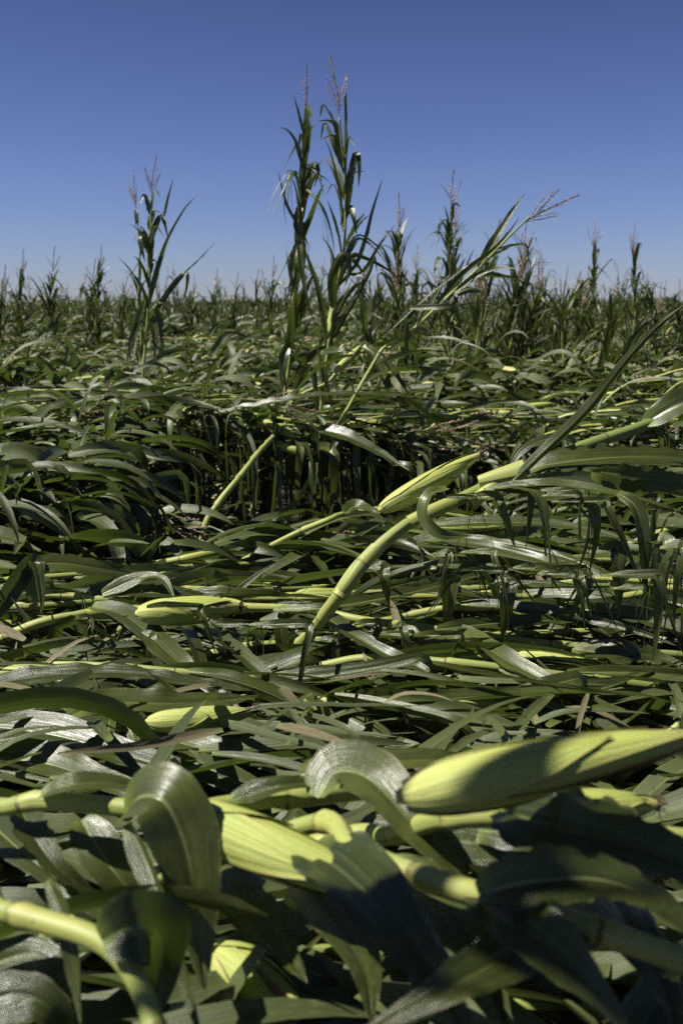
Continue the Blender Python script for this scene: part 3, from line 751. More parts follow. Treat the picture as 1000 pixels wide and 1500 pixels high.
# 2 the stalk with the husked ear left of centre
s = QQ([(-40, 950, .30), (60, 912, .36), (140, 898, .37), (205, 892, .37), (345, 890, .37), (450, 893, .37), (530, 908, .37), (640, 922, .36), (740, 936, .36), (880, 950, .35), (1040, 962, .34)])
s = np.vstack([under(s[0], -.5), s])
hero('long pale fallen corn stalk with a plump husked ear open at its brown tip', s, (.0135, .009),
     leaves=[
        (QQ([(135, 888, .39), (190, 905, .39), (260, 968, .36), (320, 1015, .33), (372, 1060, .30)]), .075, dict(hint=(.2, -.5, .85), fold=.3)),
        (QQ([(262, 910, .37), (285, 945, .37), (300, 990, .35), (325, 1030, .32), (362, 1072, .28)]), .05, dict(hint=(.5, -.7, .5))),
        (QQ([(280, 908, .37), (340, 948, .37), (400, 1005, .34), (440, 1065, .31), (488, 1125, .29)]), .048, dict(hint=(.1, -.5, .85), fold=.5)),
        (hang(410, 905, 2.22, 110), .042, dict(hint=HH)),
        (hang(222, 930, 2.1, 95, 2), .03, dict(hint=HH, shred=2)),
        (QQ([(448, 884, .39), (495, 915, .40), (560, 955, .38), (625, 985, .36), (665, 1045, .34), (682, 1110, .30)]), .062, dict(hint=(.2, -.55, .8), fold=.3)),
        (hang(600, 925, 2.15, 170, 35), .055, dict(hint=HH)),
        (QQ([(640, 920, .38), (690, 935, .39), (755, 975, .38), (860, 1025, .35), (985, 1070, .31)]), .060, dict(hint=(0, -.5, .85), fold=.4)),
        (hang(735, 960, 2.05, 115, 30), .06, dict(hint=HH)),
        (hang(525, 925, 2.1, 120, 12), .024, dict(hint=HH, shred=2)),
        (hang(490, 935, 2.1, 95, 4), .022, dict(hint=HH, shred=2)),
        (QQ([(840, 950, .37), (900, 958, .38), (955, 960, .37), (1030, 990, .35)]), .07, dict(hint=(0, -.6, .8), fold=.3)),
        (hang(885, 965, 2.0, 100, 2), .035, dict(hint=HH, shred=2)),
        *hangs(33, 20, (60, 1000), [(0, 930), (200, 900), (450, 905), (1000, 965)], 2.12, (50, 130)),
        (QQ([(400, 895, .4), (480, 890, .42), (600, 868, .42), (720, 838, .42), (860, 820, .41)]), .055, dict(hint=(0, -.4, .9), fold=.45, ruffle=.5)),
        (QQ([(640, 922, .4), (740, 912, .4), (850, 908, .4), (980, 925, .39)]), .045, dict(hint=(0, -.5, .85), fold=.5, ruffle=.4)),
     ],
     ears=[(Q(203, 899, .42), Q(350, 888, .43), .066, 2)],
     seed=2, v0=.2, inode=.19)

# 3 lower ear in the front mat
s = QQ([(60, 1075, .30), (140, 1072, .33), (215, 1064, .34), (330, 1058, .33), (450, 1075, .30), (600, 1090, .26)])
s = np.vstack([under(s[0], -.4), s])
hero('half buried corn plant showing one smooth husked ear among broad dark leaves', s, (.012, .009),
     leaves=[
        (QQ([(-60, 1012, .36), (60, 990, .38), (180, 985, .38), (300, 1000, .36), (440, 1020, .33)]), .06, dict(hint=(0, -.4, .9), fold=.2)),
        (QQ([(100, 1050, .38), (160, 1030, .39), (260, 1030, .38), (380, 1020, .36)]), .07, dict(hint=(0, -.5, .9), fold=.3)),
        (QQ([(160, 1105, .34), (160, 1060, .38), (168, 1035, .41), (190, 1060, .38), (210, 1130, .34)]), .05, dict(hint=(-.5, -.8, .3))),
        (QQ([(205, 1060, .34), (260, 1085, .35), (340, 1105, .35), (460, 1130, .33)]), .08, dict(hint=(0, -.4, .9), fold=.3)),
        (QQ([(-40, 1060, .38), (80, 1075, .39), (220, 1115, .38), (400, 1165, .35)]), .085, dict(hint=(0, -.5, .9), fold=.35)),
        (QQ([(-40, 1110, .38), (60, 1115, .38), (170, 1150, .38), (300, 1190, .36)]), .08, dict(hint=(0, -.5, .9), fold=.35)),
     ],
     ears=[(Q(218, 1058, .37), Q(372, 1042, .385), .056, 3)], seed=3, rand=dict(RL, nl=4))

# 4 foreground stalk on the left with the folded leaf
s = QQ([(-30, 1200, .57), (20, 1183, .59), (60, 1172, .60), (180, 1182, .60), (270, 1190, .60), (340, 1178, .59), (465, 1165, .585), (560, 1158, .56), (700, 1150, .5)])
s = np.vstack([under(s[0], -.3), s])
hero('blurred yellow foreground stalk with brown nodes and a broad leaf folded over it', s, (.0115, .0098),
     leaves=[
        (QQ([(182, 1192, .61), (205, 1166, .635), (240, 1172, .64), (268, 1225, .61), (285, 1300, .57), (292, 1370, .53), (300, 1450, .49)]), .068, dict(hint=[(-.5, -.3, .9), (0, -.5, .9), (.3, -.7, .7), (.3, -.9, .4), (.3, -1, .2)], fold=.25, ruffle=.5)),
        (QQ([(188, 1205, .61), (222, 1280, .59), (250, 1370, .56), (275, 1450, .53), (300, 1540, .50)]), .028, dict(hint=(-.5, -.8, .3), fold=.5, ruffle=.3)),
        (QQ([(-50, 1170, .52), (20, 1235, .53), (90, 1290, .52), (160, 1345, .5), (225, 1380, .48)]), .052, dict(hint=(.2, -.5, .85))),
        (QQ([(30, 1180, .57), (52, 1225, .56), (90, 1275, .54), (150, 1315, .51)]), .04, dict(hint=(.4, -.7, .6))),
        (QQ([(120, 1200, .56), (160, 1265, .54), (205, 1320, .51), (245, 1370, .48)]), .048, dict(hint=(.3, -.6, .8))),
        (QQ([(60, 1165, .61), (100, 1150, .625), (160, 1146, .62), (240, 1158, .60)]), .03, dict(hint=(0, -.3, 1))),
        (QQ([(300, 1240, .52), (350, 1315, .52), (400, 1370, .5), (450, 1440, .47)]), .065, dict(hint=(.2, -.6, .8), fold=.3)),
        (QQ([(465, 1168, .60), (490, 1130, .62), (540, 1138, .62), (600, 1200, .6), (655, 1260, .57), (700, 1330, .53)]), .065, dict(hint=[(-.5, -.3, .9), (0, -.5, .9), (.3, -.7, .7), (.3, -.8, .6), (.3, -.9, .5)], fold=.3, ruffle=.5)),
        (QQ([(340, 1172, .60), (420, 1150, .61), (500, 1145, .60)]), .028, dict(hint=(0, -.4, .9))),
        (QQ([(440, 1135, .55), (540, 1120, .57), (640, 1113, .57), (740, 1120, .55)]), .045, dict(hint=(0, -.5, .9), fold=.5, ruffle=.4)),
     ],
     ears=[(Q(262, 1188, .60), Q(545, 1305, .59), .060, 5)], seed=4, v0=.8, inode=.145)

# 5 big ear on the right
s = QQ([(470, 1235, .50), (570, 1225, .54), (640, 1200, .62), (720, 1195, .64), (800, 1205, .63), (950, 1225, .62), (1150, 1240, .6)])
s = np.vstack([under(s[0], -.5), s])
hero('big blurred husked corn ear pointing right across the foreground with shadow bands on it', s, (.0125, .011),
     leaves=[
        (QQ([(735, 1185, .66), (800, 1205, .67), (870, 1222, .66), (950, 1245, .65), (1080, 1300, .62)]), .075, dict(hint=(0, -.6, .8), fold=.3)),
        (QQ([(700, 1215, .60), (790, 1230, .60), (850, 1270, .58), (900, 1350, .54)]), .06, dict(hint=(.3, -.7, .7))),
        (QQ([(640, 1225, .56), (700, 1235, .56), (780, 1238, .56), (880, 1260, .55)]), .05, dict(hint=(0, -.6, .8))),
     ],
     ears=[(Q(592, 1166, .70), Q(1015, 1078, .755), .052, 0), (Q(690, 1258, .52), Q(960, 1282, .53), .058, 7), (Q(780, 1192, .62), Q(960, 1178, .62), .045, 9)], seed=5)

# 6 bottom left stalk
s = QQ([(-60, 1318, .59), (0, 1333, .60), (70, 1352, .60), (140, 1375, .60), (185, 1412, .59), (215, 1470, .57), (240, 1560, .54)])
s = np.vstack([under(s[0], -.3), s])
hero('blurred yellow stalk bending down to the right in the lower left corner', s, (.0108, .0100),
     leaves=[
        (QQ([(150, 1380, .61), (190, 1360, .62), (230, 1365, .6), (235, 1420, .56), (225, 1500, .52)]), .055, dict(hint=(.3, -.7, .7))),
        (QQ([(70, 1290, .62), (95, 1350, .60), (108, 1420, .57), (118, 1500, .54)]), .018, dict(hint=(-.3, -.9, .3))),
        (QQ([(-30, 1420, .50), (40, 1400, .52), (90, 1420, .52), (120, 1480, .48)]), .038, dict(hint=(0, -.6, .8))),
        (QQ([(-40, 1480, .52), (30, 1460, .53), (80, 1480, .52), (110, 1530, .48)]), .05, dict(hint=(0, -.6, .8))),
     ],
     ears=[(Q(300, 1400, .42), Q(445, 1490, .42), .06, 8)], seed=6, v0=.35, inode=.17)

# 7 blurred stalk and leaves at the bottom right
s = QQ([(430, 1215, .58), (520, 1245, .61), (610, 1282, .62), (705, 1312, .62), (820, 1345, .61), (920, 1378, .6), (1060, 1430, .58)])
s = np.vstack([under(s[0], -.4), s])
hero('shaded blurred stalk running down to the right corner under dark bluish leaves', s,
     leaves=[
        (QQ([(455, 1240, .60), (530, 1300, .62), (590, 1370, .62), (650, 1450, .60), (700, 1540, .57)]), .075, dict(hint=(.2, -.6, .8))),
        (QQ([(560, 1265, .58), (640, 1330, .58), (700, 1400, .57), (740, 1500, .54)]), .07, dict(hint=(.3, -.6, .8))),
        (QQ([(700, 1310, .64), (780, 1290, .66), (880, 1288, .66), (960, 1320, .65), (1060, 1400, .62)]), .05, dict(hint=(0, -.6, .8), fold=.4)),
        (QQ([(705, 1315, .63), (770, 1360, .64), (850, 1430, .62), (930, 1520, .58)]), .065, dict(hint=(.2, -.6, .8))),
        (QQ([(860, 1330, .60), (760, 1390, .62), (650, 1450, .62), (520, 1520, .6)]), .05, dict(hint=(-.2, -.6, .8))),
        (QQ([(440, 1290, .52), (490, 1350, .52), (530, 1410, .52), (545, 1500, .5)]), .06, dict(hint=(.4, -.6, .7))),
        (QQ([(840, 1240, .58), (900, 1330, .58), (960, 1420, .56), (1000, 1530, .53)]), .075, dict(hint=(.4, -.6, .7))),
     ],
     r=(.0105, .011), seed=7, v0=.95, inode=.16)

# 8 stalk along the far edge of the front mat
s = QQ([(120, 850, .22), (200, 832, .28), (260, 820, .33), (350, 803, .36), (450, 799, .37), (560, 800, .37), (650, 812, .35), (760, 820, .33)])
s = np.vstack([under(s[0], -.4), s])
hero('corn plant with arching pale stalk lying along the near lip of the dark gap', s, (.013, .010),
     leaves=[
        (QQ([(350, 800, .38), (420, 788, .39), (500, 796, .38), (600, 812, .36), (740, 830, .33)]), .08, dict(hint=(0, -.5, .9), fold=.3)),
        (QQ([(440, 800, .37), (470, 830, .37), (500, 875, .34)]), .05, dict(hint=(.4, -.6, .7))),
        (QQ([(620, 790, .40), (700, 798, .42), (790, 820, .41), (880, 850, .38), (915, 905, .34)]), .05, dict(hint=(0, -.5, .9))),
        (QQ([(150, 850, .33), (120, 862, .33), (40, 875, .30), (-30, 880, .28)]), .06, dict(hint=(0, -.5, .8))),
     ],
     ears=[(Q(170, 858, .34), Q(275, 846, .35), .05, 10)], seed=8, rand=dict(RL, nl=5))
# 8b
s = QQ([(330, 835, .25), (400, 798, .38), (440, 778, .43), (480, 762, .47), (510, 752, .48), (600, 745, .46), (720, 765, .40), (830, 770, .38)])
s = np.vstack([under(s[0], -.2), s])
hero('thin yellow stalk rising from the dark gap edge to the base of the pointed ear', s, (.010, .009),
     leaves=[
        (QQ([(505, 752, .49), (520, 742, .50), (545, 748, .50), (560, 760, .48)]), .06, dict(hint=(0, -.5, .9))),
        (QQ([(620, 770, .42), (720, 765, .44), (830, 770, .44), (960, 800, .41)]), .06, dict(hint=(0, -.5, .9), fold=.3)),
        (QQ([(560, 800, .38), (680, 790, .41), (820, 815, .40), (920, 862, .36)]), .05, dict(hint=(0, -.5, .9))),
     ],
     ears=[(Q(620, 772, .40), Q(760, 768, .41), .052, 11)], seed=9, rand=dict(RL, nl=4))
# right stalks
s = QQ([(700, 905, .28), (790, 890, .33), (870, 884, .36), (950, 868, .38), (1060, 855, .38)]); s = np.vstack([under(s[0], -.4), s])
hero('short visible yellow stalk under hanging leaf strips at the right of the front mat', s, (.014, .011),
     leaves=[(hang(905, 800, 2.1, 110, 0), .045, dict(hint=HH)), (hang(970, 790, 2.0, 150, -18), .055, dict(hint=HH, shred=2)), (hang(995, 800, 1.95, 120, -30), .04, dict(hint=HH, shred=2)),
             (hang(660, 830, 2.15, 110, -8), .055, dict(hint=HH)), (hang(745, 850, 2.1, 90, -10), .04, dict(hint=HH)), (hang(560, 830, 2.2, 60, 10), .04, dict(hint=HH)), *hangs(32, 14, (600, 1000), [(600, 805), (1000, 860)], 2.05, (50, 120))], seed=10, rand=dict(RL, nl=5))
s = QQ([(840, 850, .22), (880, 818, .33), (940, 790, .38), (1010, 765, .42), (1100, 740, .44)]); s = np.vstack([under(s[0], -.3), s])
hero('bright yellow stalk rising to the right edge beneath the wide green blade', s, (.013, .011), seed=11, rand=dict(RL, nl=5))
# stalk tips in the mat, right centre
s = QQ([(600, 1000, .22), (700, 962, .30), (770, 958, .34), (850, 975, .35), (950, 985, .33), (1080, 990, .3)]); s = np.vstack([under(s[0], -.4), s])
hero('fallen corn plant with a slim ear half hidden under crossing leaves', s, (.013, .010),
     ears=[(Q(745, 965, .35), Q(880, 975, .36), .045, 12)], seed=12, rand=dict(RL, nl=7))
s = QQ([(500, 985, .25), (580, 972, .30), (640, 968, .33), (720, 975, .33), (860, 1010, .30)]); s = np.vstack([under(s[0], -.4), s])
hero('fallen corn plant with a yellow ear wedged below the long crossing leaf', s, (.013, .010), ears=[(Q(600, 968, .35), Q(715, 962, .36), .052, 13)], seed=13, rand=dict(RL, nl=6))
# left edge stalks
s = QQ([(-80, 1005, .30), (0, 987, .35), (60, 982, .36), (200, 985, .33)]); s = np.vstack([under(s[0], -.3), s])
hero('pale corn stalk end poking in at the left edge above the broad veined leaves', s, (.017, .011), seed=14, rand=dict(RL, nl=4))
s = QQ([(-60, 890, .30), (40, 874, .36), (110, 873, .37), (180, 880, .36), (300, 875, .33)]); s = np.vstack([under(s[0], -.4), s])
hero('fallen corn plant at the left with upturned folded leaves above the ear stalk', s, (.012, .009),
     leaves=[(QQ([(-10, 905, .36), (20, 860, .42), (50, 822, .47), (60, 860, .43), (62, 900, .39)]), .06, dict(hint=(.6, -.7, .3))),
             (QQ([(50, 880, .38), (50, 835, .45), (85, 825, .46), (160, 835, .43), (250, 850, .38)]), .07, dict(hint=(.2, -.6, .7))),
             (QQ([(150, 870, .38), (210, 845, .42), (240, 850, .42), (260, 885, .38)]), .05, dict(hint=(.3, -.6, .8)))],
     seed=15, rand=dict(RL, nl=4))

# pale stems lying across the front mat
for i, (ln, lab) in enumerate((
        ([(40, 868, .37), (110, 860, .38), (190, 850, .38), (290, 847, .38), (420, 856, .36)], 'pale fallen corn stalk just behind the plump brown-tipped ear'),
        ([(560, 800, .36), (660, 792, .40), (760, 798, .41), (880, 806, .40), (1040, 800, .38)], 'pale fallen corn stalk passing behind the hanging strips at the right'),
        ([(380, 1000, .33), (480, 1006, .37), (600, 1012, .38), (740, 1008, .38), (900, 1000, .36)], 'pale fallen corn stalk midway between the plump ear and the big blurred ear'),
        ([(0, 965, .34), (110, 955, .38), (230, 962, .39), (360, 975, .37), (480, 985, .34)], 'pale fallen corn stalk between the plump ear and the smooth lower ear'),
        ([(480, 955, .36), (560, 944, .39), (680, 952, .40), (820, 968, .39), (1000, 990, .36)], 'pale fallen corn stalk running right just below the long stalk of the plump ear'),
        ([(620, 880, .37), (720, 872, .40), (840, 876, .40), (1010, 892, .38)], 'pale fallen corn stalk to the right of the foot of the leaning stalk'))):
    s = QQ(ln) - [0, 0, .03]; s = np.vstack([under(s[0], -.4), s])
    hero(lab, s, (.0115, .0085), seed=50 + i, v0=.4 + i, inode=.15, rand=dict(RL, nl=16, spread=(.1, .8), near=i not in (2, 3)))

# plant leaning inside the gap, tassel pointing down right
s = PP([(-60, 700, 4.1), (60, 705, 4.05), (150, 728, 3.95), (215, 752, 3.85)]); s = np.vstack([[[s[0][0] - .5, 4.2, 0]], s])
HL = dict(RL, nl=16, t0=.2, t1=.98, Lr=(.4, .6), Wr=(.022, .055), g0=(1, 4), kinkp=.9, kinkr=(1.0, 1.7), off=(.8, .9), shredp=.55, tkr=(.04, .3))
hero('corn plant with a pink tassel sagging into the left of the dark gap', s, (.012, .006),
     tassel=[(s[-1], (.92, -.25, -.42), 1, 1.1)], seed=16, rand=HL)
# the broken stump in the gap
s = np.array([P(288, 800, 3.9), P(300, 772, 3.95), P(322, 735, 4.0), P(350, 700, 4.08), P(378, 664, 4.3), P(400, 640, 4.7)])
s[0][2] = 0.0
hero('tilted yellow stalk rising from the soil inside the dark gap', s, (.0155, .012), seed=17, inode=.16)

# curtain tassels and marked leaves
s = PP([(150, 660, 4.95), (280, 632, 4.9), (420, 640, 4.85), (540, 640, 4.8), (600, 640, 4.75)]); s = np.vstack([[[s[0][0] - .5, 5, 0]], s])
hero('fallen corn plant on the curtain ridge, its pink tassel reaching towards the pointed ear', s, (.011, .005),
     leaves=[(PP([(465, 628, 4.7), (510, 640, 4.6), (560, 665, 4.5), (600, 690, 4.4)]), .10, dict(hint=(0, -.6, .8))),
             (PP([(300, 612, 4.8), (400, 590, 4.7), (480, 578, 4.7), (560, 578, 4.7), (640, 584, 4.7)]), .07, dict(hint=(0, -.3, .9), fold=.5))],
     tassel=[(s[-1] + [0, -.05, .04], (.96, -.1, -.12), 1, 1.3)], seed=18, rand=dict(HL, nl=14))
s = PP([(60, 640, 5.1), (180, 615, 5.05), (300, 600, 5.0), (370, 600, 4.95)]); s = np.vstack([[[s[0][0] - .5, 5, 0]], s])
hero('fallen corn plant whose small tassel lies on the curtain crest left of the longer tassel', s, (.011, .005),
     tassel=[(s[-1] + [0, -.05, .05], (.96, 0, -.10), 1, 1.2)], seed=19, rand=dict(HL, nl=14, roll0=0))
s = PP([(-150, 690, 4.4), (-60, 670, 4.4), (40, 672, 4.35)]); s = np.vstack([[[s[0][0] - .5, 4.5, 0]], s])
hero('fallen corn plant at the left edge with a short stubby tassel above the sagging plant', s, (.011, .005), tassel=[(s[-1], (.9, 0, -.1), 0, .6)], seed=20, rand=dict(HL, nl=10))

# ears poking up behind the curtain by the tall pair
s = PP([(420, 600, 5.3), (480, 560, 5.3), (505, 530, 5.35), (560, 500, 5.4)]); s = np.vstack([[[s[0][0] - .2, 5.3, 0]], s])
hero('corn plant with two upright yellow-green ears and a broad grey blade beside the tall pair', s, (.011, .008),
     leaves=[(PP([(530, 508, 5.0), (545, 520, 4.95), (565, 560, 4.85), (585, 600, 4.7)]), .09, dict(hint=(.4, -.8, .5))),
             (PP([(532, 500, 5.0), (565, 530, 4.95), (600, 580, 4.85), (620, 620, 4.8)]), .035, dict(hint=(.3, -.8, .5))),
             (PP([(470, 530, 5.0), (478, 560, 4.95), (488, 600, 4.9)]), .045, dict(hint=(.4, -.8, .3))),
             (PP([(470, 517, 5.1), (500, 512, 5.0), (520, 516, 5.0)]), .05, dict(hint=(0, -.8, .5)))],
     ears=[(P(490, 545, 5.1), P(532, 504, 5.15), .055, 3), (P(488, 503, 5.5), P(508, 475, 5.5), .055, 1)], seed=21, rand=dict(RL, nl=5, off=(0, .2)))

# the plant leaning to the right against the sky
s = PP([(545, 535, 4.75), (570, 510, 4.8), (600, 487, 4.8), (650, 440, 4.85), (700, 393, 4.9), (740, 352, 4.95), (775, 318, 5.0)]); s = np.vstack([[[s[0][0] - .45, 4.7, 0]], s])
hero('corn plant leaning right against the sky with folded leaves and a spreading pink tassel', s, (.0125, .005),
     leaves=[(PP([(700, 392, 4.85), (725, 350, 4.85), (748, 312, 4.85), (768, 284, 4.85)]), 0.051, dict(hint=(-.4, -.8, .3), fold=.5)),
             (PP([(640, 447, 4.8), (680, 400, 4.8), (720, 368, 4.8), (745, 340, 4.8), (760, 318, 4.8)]), 0.048, dict(hint=(.4, -.7, -.3), fold=.6)),
             (PP([(665, 428, 4.8), (700, 403, 4.75), (735, 392, 4.7), (762, 396, 4.65)]), 0.037, dict(hint=(.2, -.8, .4), fold=.4)),
             (PP([(640, 446, 4.8), (670, 430, 4.75), (690, 422, 4.7), (705, 424, 4.65)]), 0.020, dict(hint=(0, -.7, .6))),
             (PP([(600, 452, 4.75), (640, 450, 4.7), (665, 452, 4.7), (675, 485, 4.7)]), 0.034, dict(hint=(0, -.8, .4))),
             (PP([(605, 470, 4.8), (596, 475, 4.75), (594, 500, 4.75), (597, 540, 4.75)]), 0.034, dict(hint=(.2, -1, .1))),
             (PP([(560, 495, 4.8), (620, 440, 4.78), (690, 385, 4.75)]), 0.034, dict(hint=(-.3, -.6, .7), fold=.6)),
             (PP([(610, 480, 4.8), (645, 420, 4.8), (660, 400, 4.8)]), 0.027, dict(hint=(-.3, -.6, .7), fold=.6)),
             (PP([(665, 425, 4.8), (670, 450, 4.75), (672, 480, 4.75)]), 0.020, dict(hint=(0, -1, 0), shred=2))],
     tassel=[(s[-1] - [.03, 0, .03], (.80, .1, .50), 1, .85)], seed=22, inode=.2, rand=dict(RL, nl=12, t0=.3, t1=.9, spread=(.1, .5), Lr=(.3, .6), Wr=(.02, .045), g0=(.5, 2), flo=False, shredp=.5))

# ------------------------------------------------------------------ upright plants
def upright(path, loc, label, seed, r=(.012, .005), nl=11, n=20, cols=5, lo=True, name='corn_plant', Lr=(.4, .8), tas=True, group=None, ear=True, hero_leaves=(), t0=.2, shredp=.6, tsc=1.0, wr=(.022, .055)):
    rs = np.random.RandomState(seed + 900)
    path = spline(path, 60 if lo else 90); loc = np.asarray(loc, float)
    root = link(name, None, loc=loc); tag(root, label, 'corn plant', group)
    me, k = stalk_geo(path - loc, r[0], r[1], rs, sides=7 if lo else 10); link('stalk', me, root)
    for dd, gg, m, kk in ((.12, (.2, 2.6), nl, .55), ):
        plant_leaves(root, path, loc, rs, m, t0, .95, (.08, .42), Lr, wr, gg, kk, (1.2, 2.5), (0, 1), n=n, cols=cols, shredp=shredp, flo=False, twr=4, mat=LEAF)
    for (pts, W, kw) in hero_leaves:
        kw = dict(kw); hint = np.asarray(kw.pop('hint', (0, -.9, .3)), float)
        C = spline(pts, 26); Wd = norm(np.cross(norm(np.gradient(C, axis=0)), hint)); add_leaf(root, C, Wd, W, rs, loc, cols=7, **kw)
    T, N, B = frames(path)
    if ear:
        i = int(len(path) * .45); d = norm(T[i] + N[i] * .35 * rs.choice([-1, 1])); add_ear(root, path[i] + d * .03, path[i] + d * .24, seed, lo=lo, loc=loc, thick=.05)
    if tas: add_tassel(root, path[-1], T[-1], seed, lo=lo, loc=loc, sc=tsc)
    return root

def up_at(px, ytop, Y, lean=0.0, tassel=.30):
    """stalk from the soil to just below the tassel tip, seen at px with its tip at ytop"""
    top = P(px + lean, ytop, Y); b = P(px, 600, Y); b[2] = 0
    H = top[2]; return np.array([b, b * .7 + np.array([top[0], top[1], H]) * .3 + [.01, 0, 0], [b[0] * .4 + top[0] * .6 - .01, Y, H * .6], [top[0], Y, H - tassel]])

# left upright plant
pth = PP([(202, 640, 8.2), (210, 545, 8.2), (214, 500, 8.2), (218, 440, 8.2), (220, 380, 8.2), (221, 330, 8.2), (222, 290, 8.2)]); pth[0][2] = 0
HLV = [(PP([(212, 470, 8.2), (222, 430, 8.2), (234, 385, 8.2), (246, 350, 8.15), (262, 320, 8.1), (275, 300, 8.1), (290, 286, 8.1)]), 0.054, dict(hint=(.5, -.8, .3), fold=.5)),
       (PP([(228, 455, 8.2), (240, 438, 8.2), (252, 420, 8.2), (268, 402, 8.15), (275, 402, 8.1), (273, 425, 8.1), (266, 446, 8.1)]), 0.050, dict(hint=(.4, -.8, .4), fold=.4)),
       (PP([(268, 402, 8.15), (290, 382, 8.1), (315, 355, 8.1)]), 0.014, dict()),
       (PP([(219, 356, 8.2), (228, 330, 8.2), (236, 317, 8.2), (242, 330, 8.15), (246, 350, 8.1)]), 0.050, dict(hint=(.4, -.8, .3))),
       (PP([(221, 375, 8.2), (214, 350, 8.2), (209, 342, 8.2), (206, 352, 8.15), (213, 385, 8.1)]), 0.065, dict(hint=(-.2, -.9, .2))),
       (PP([(221, 315, 8.2), (216, 295, 8.2), (211, 286, 8.2), (205, 300, 8.15)]), 0.043, dict(hint=(-.2, -.9, .2))),
       (PP([(240, 318, 8.15), (246, 290, 8.1), (254, 262, 8.1)]), 0.022, dict()),
       (PP([(210, 470, 8.2), (200, 480, 8.2), (190, 510, 8.2), (186, 545, 8.2)]), 0.058, dict(shred=4)),
       (PP([(212, 440, 8.2), (202, 470, 8.2), (195, 510, 8.2), (189, 550, 8.2)]), 0.050, dict(shred=4)),
       (PP([(228, 450, 8.2), (235, 470, 8.2), (236, 495, 8.2), (233, 520, 8.2)]), 0.058, dict(shred=3)),
       (PP([(222, 460, 8.2), (228, 490, 8.15), (226, 530, 8.1)]), 0.072, dict(shred=2))]
upright(pth, pth[0], 'lone upright corn plant on the left with bent flag leaves and a yellow foot', 1, (.018, .006), nl=14, lo=False, hero_leaves=HLV, ear=False, tsc=.9, t0=.4, Lr=(.3, .5))
pth = PP([(206, 640, 9.6), (207, 500, 9.6), (203, 420, 9.6), (205, 360, 9.6), (200, 310, 9.6)]); pth[0][2] = 0
upright(pth, pth[0], 'ragged corn plant close behind the lone upright one on the left', 2, (.013, .005), nl=14, Lr=(.25, .5), ear=False)

# the tall pair
pth = PP([(408, 700, 5.9), (415, 600, 5.9), (424, 530, 5.9), (432, 440, 5.9), (440, 360, 5.9), (444, 280, 5.9), (446, 220, 5.9), (447, 180, 5.9)]); pth[0][2] = 0
HLV = [(PP([(443, 395, 5.9), (438, 350, 5.85), (446, 420, 5.75), (462, 480, 5.7)]), 0.036, dict()),
       (PP([(446, 250, 5.9), (438, 225, 5.9), (432, 205, 5.9), (420, 190, 5.9), (408, 187, 5.9)]), 0.022, dict()),
       (PP([(447, 200, 5.9), (441, 180, 5.9), (436, 160, 5.9), (430, 140, 5.9)]), 0.022, dict()),
       (PP([(443, 270, 5.9), (455, 245, 5.85), (462, 240, 5.8), (466, 250, 5.8), (460, 275, 5.8)]), 0.043, dict()),
       (PP([(440, 270, 5.9), (470, 300, 5.8), (485, 340, 5.8), (490, 375, 5.8)]), 0.018, dict()),
       (PP([(436, 330, 5.9), (420, 300, 5.9), (412, 270, 5.9), (408, 252, 5.9)]), 0.018, dict()),
       (PP([(438, 350, 5.9), (430, 380, 5.85), (425, 420, 5.85), (416, 450, 5.85)]), 0.043, dict(shred=3)),
       (PP([(440, 300, 5.9), (436, 330, 5.85), (446, 360, 5.85), (448, 400, 5.85)]), 0.058, dict(shred=2)),
       (PP([(428, 470, 5.9), (445, 430, 5.85), (460, 400, 5.85)]), 0.050, dict(fold=.5)),
       (PP([(425, 500, 5.9), (415, 530, 5.85), (418, 580, 5.8)]), 0.058, dict(shred=2))]
upright(pth, pth[0], 'tallest shredded corn plant, left one of the tall pair against the sky', 3, (.014, .006), nl=34, lo=False, hero_leaves=HLV, Lr=(.3, .55), tsc=.85, t0=.28)
pth = PP([(455, 700, 5.5), (470, 600, 5.5), (482, 500, 5.5), (492, 430, 5.5), (503, 370, 5.5), (506, 310, 5.5), (504, 250, 5.5), (499, 200, 5.5), (497, 172, 5.5)]); pth[0][2] = 0
HLV = [(PP([(478, 500, 5.5), (470, 440, 5.45), (455, 390, 5.4), (438, 345, 5.35)]), 0.040, dict(fold=.5)),
       (PP([(490, 460, 5.5), (486, 410, 5.45), (496, 380, 5.4), (505, 372, 5.4), (512, 390, 5.4), (505, 420, 5.4)]), 0.050, dict()),
       (PP([(495, 420, 5.5), (520, 390, 5.5), (535, 350, 5.5), (545, 310, 5.5), (560, 262, 5.5)]), 0.025, dict(fold=.5)),
       (PP([(500, 330, 5.5), (512, 305, 5.5), (518, 320, 5.45), (522, 345, 5.45)]), 0.036, dict()),
       (PP([(503, 290, 5.5), (514, 255, 5.5), (521, 225, 5.5), (526, 240, 5.45), (525, 275, 5.45)]), 0.043, dict(fold=.5)),
       (PP([(503, 240, 5.5), (497, 210, 5.5), (488, 180, 5.5), (465, 177, 5.5)]), 0.032, dict()),
       (PP([(504, 250, 5.5), (494, 220, 5.5), (489, 200, 5.5), (470, 205, 5.5)]), 0.036, dict()),
       (PP([(500, 310, 5.5), (496, 270, 5.5), (483, 220, 5.45), (475, 205, 5.45)]), 0.018, dict()),
       (PP([(505, 400, 5.5), (530, 400, 5.45), (555, 360, 5.4), (578, 330, 5.4)]), 0.022, dict()),
       (PP([(488, 470, 5.5), (510, 450, 5.45), (540, 400, 5.4), (548, 375, 5.4), (552, 400, 5.4)]), 0.029, dict()),
       (PP([(480, 510, 5.5), (500, 470, 5.45), (520, 440, 5.4), (530, 425, 5.4), (528, 450, 5.4)]), 0.036, dict(shred=2))]
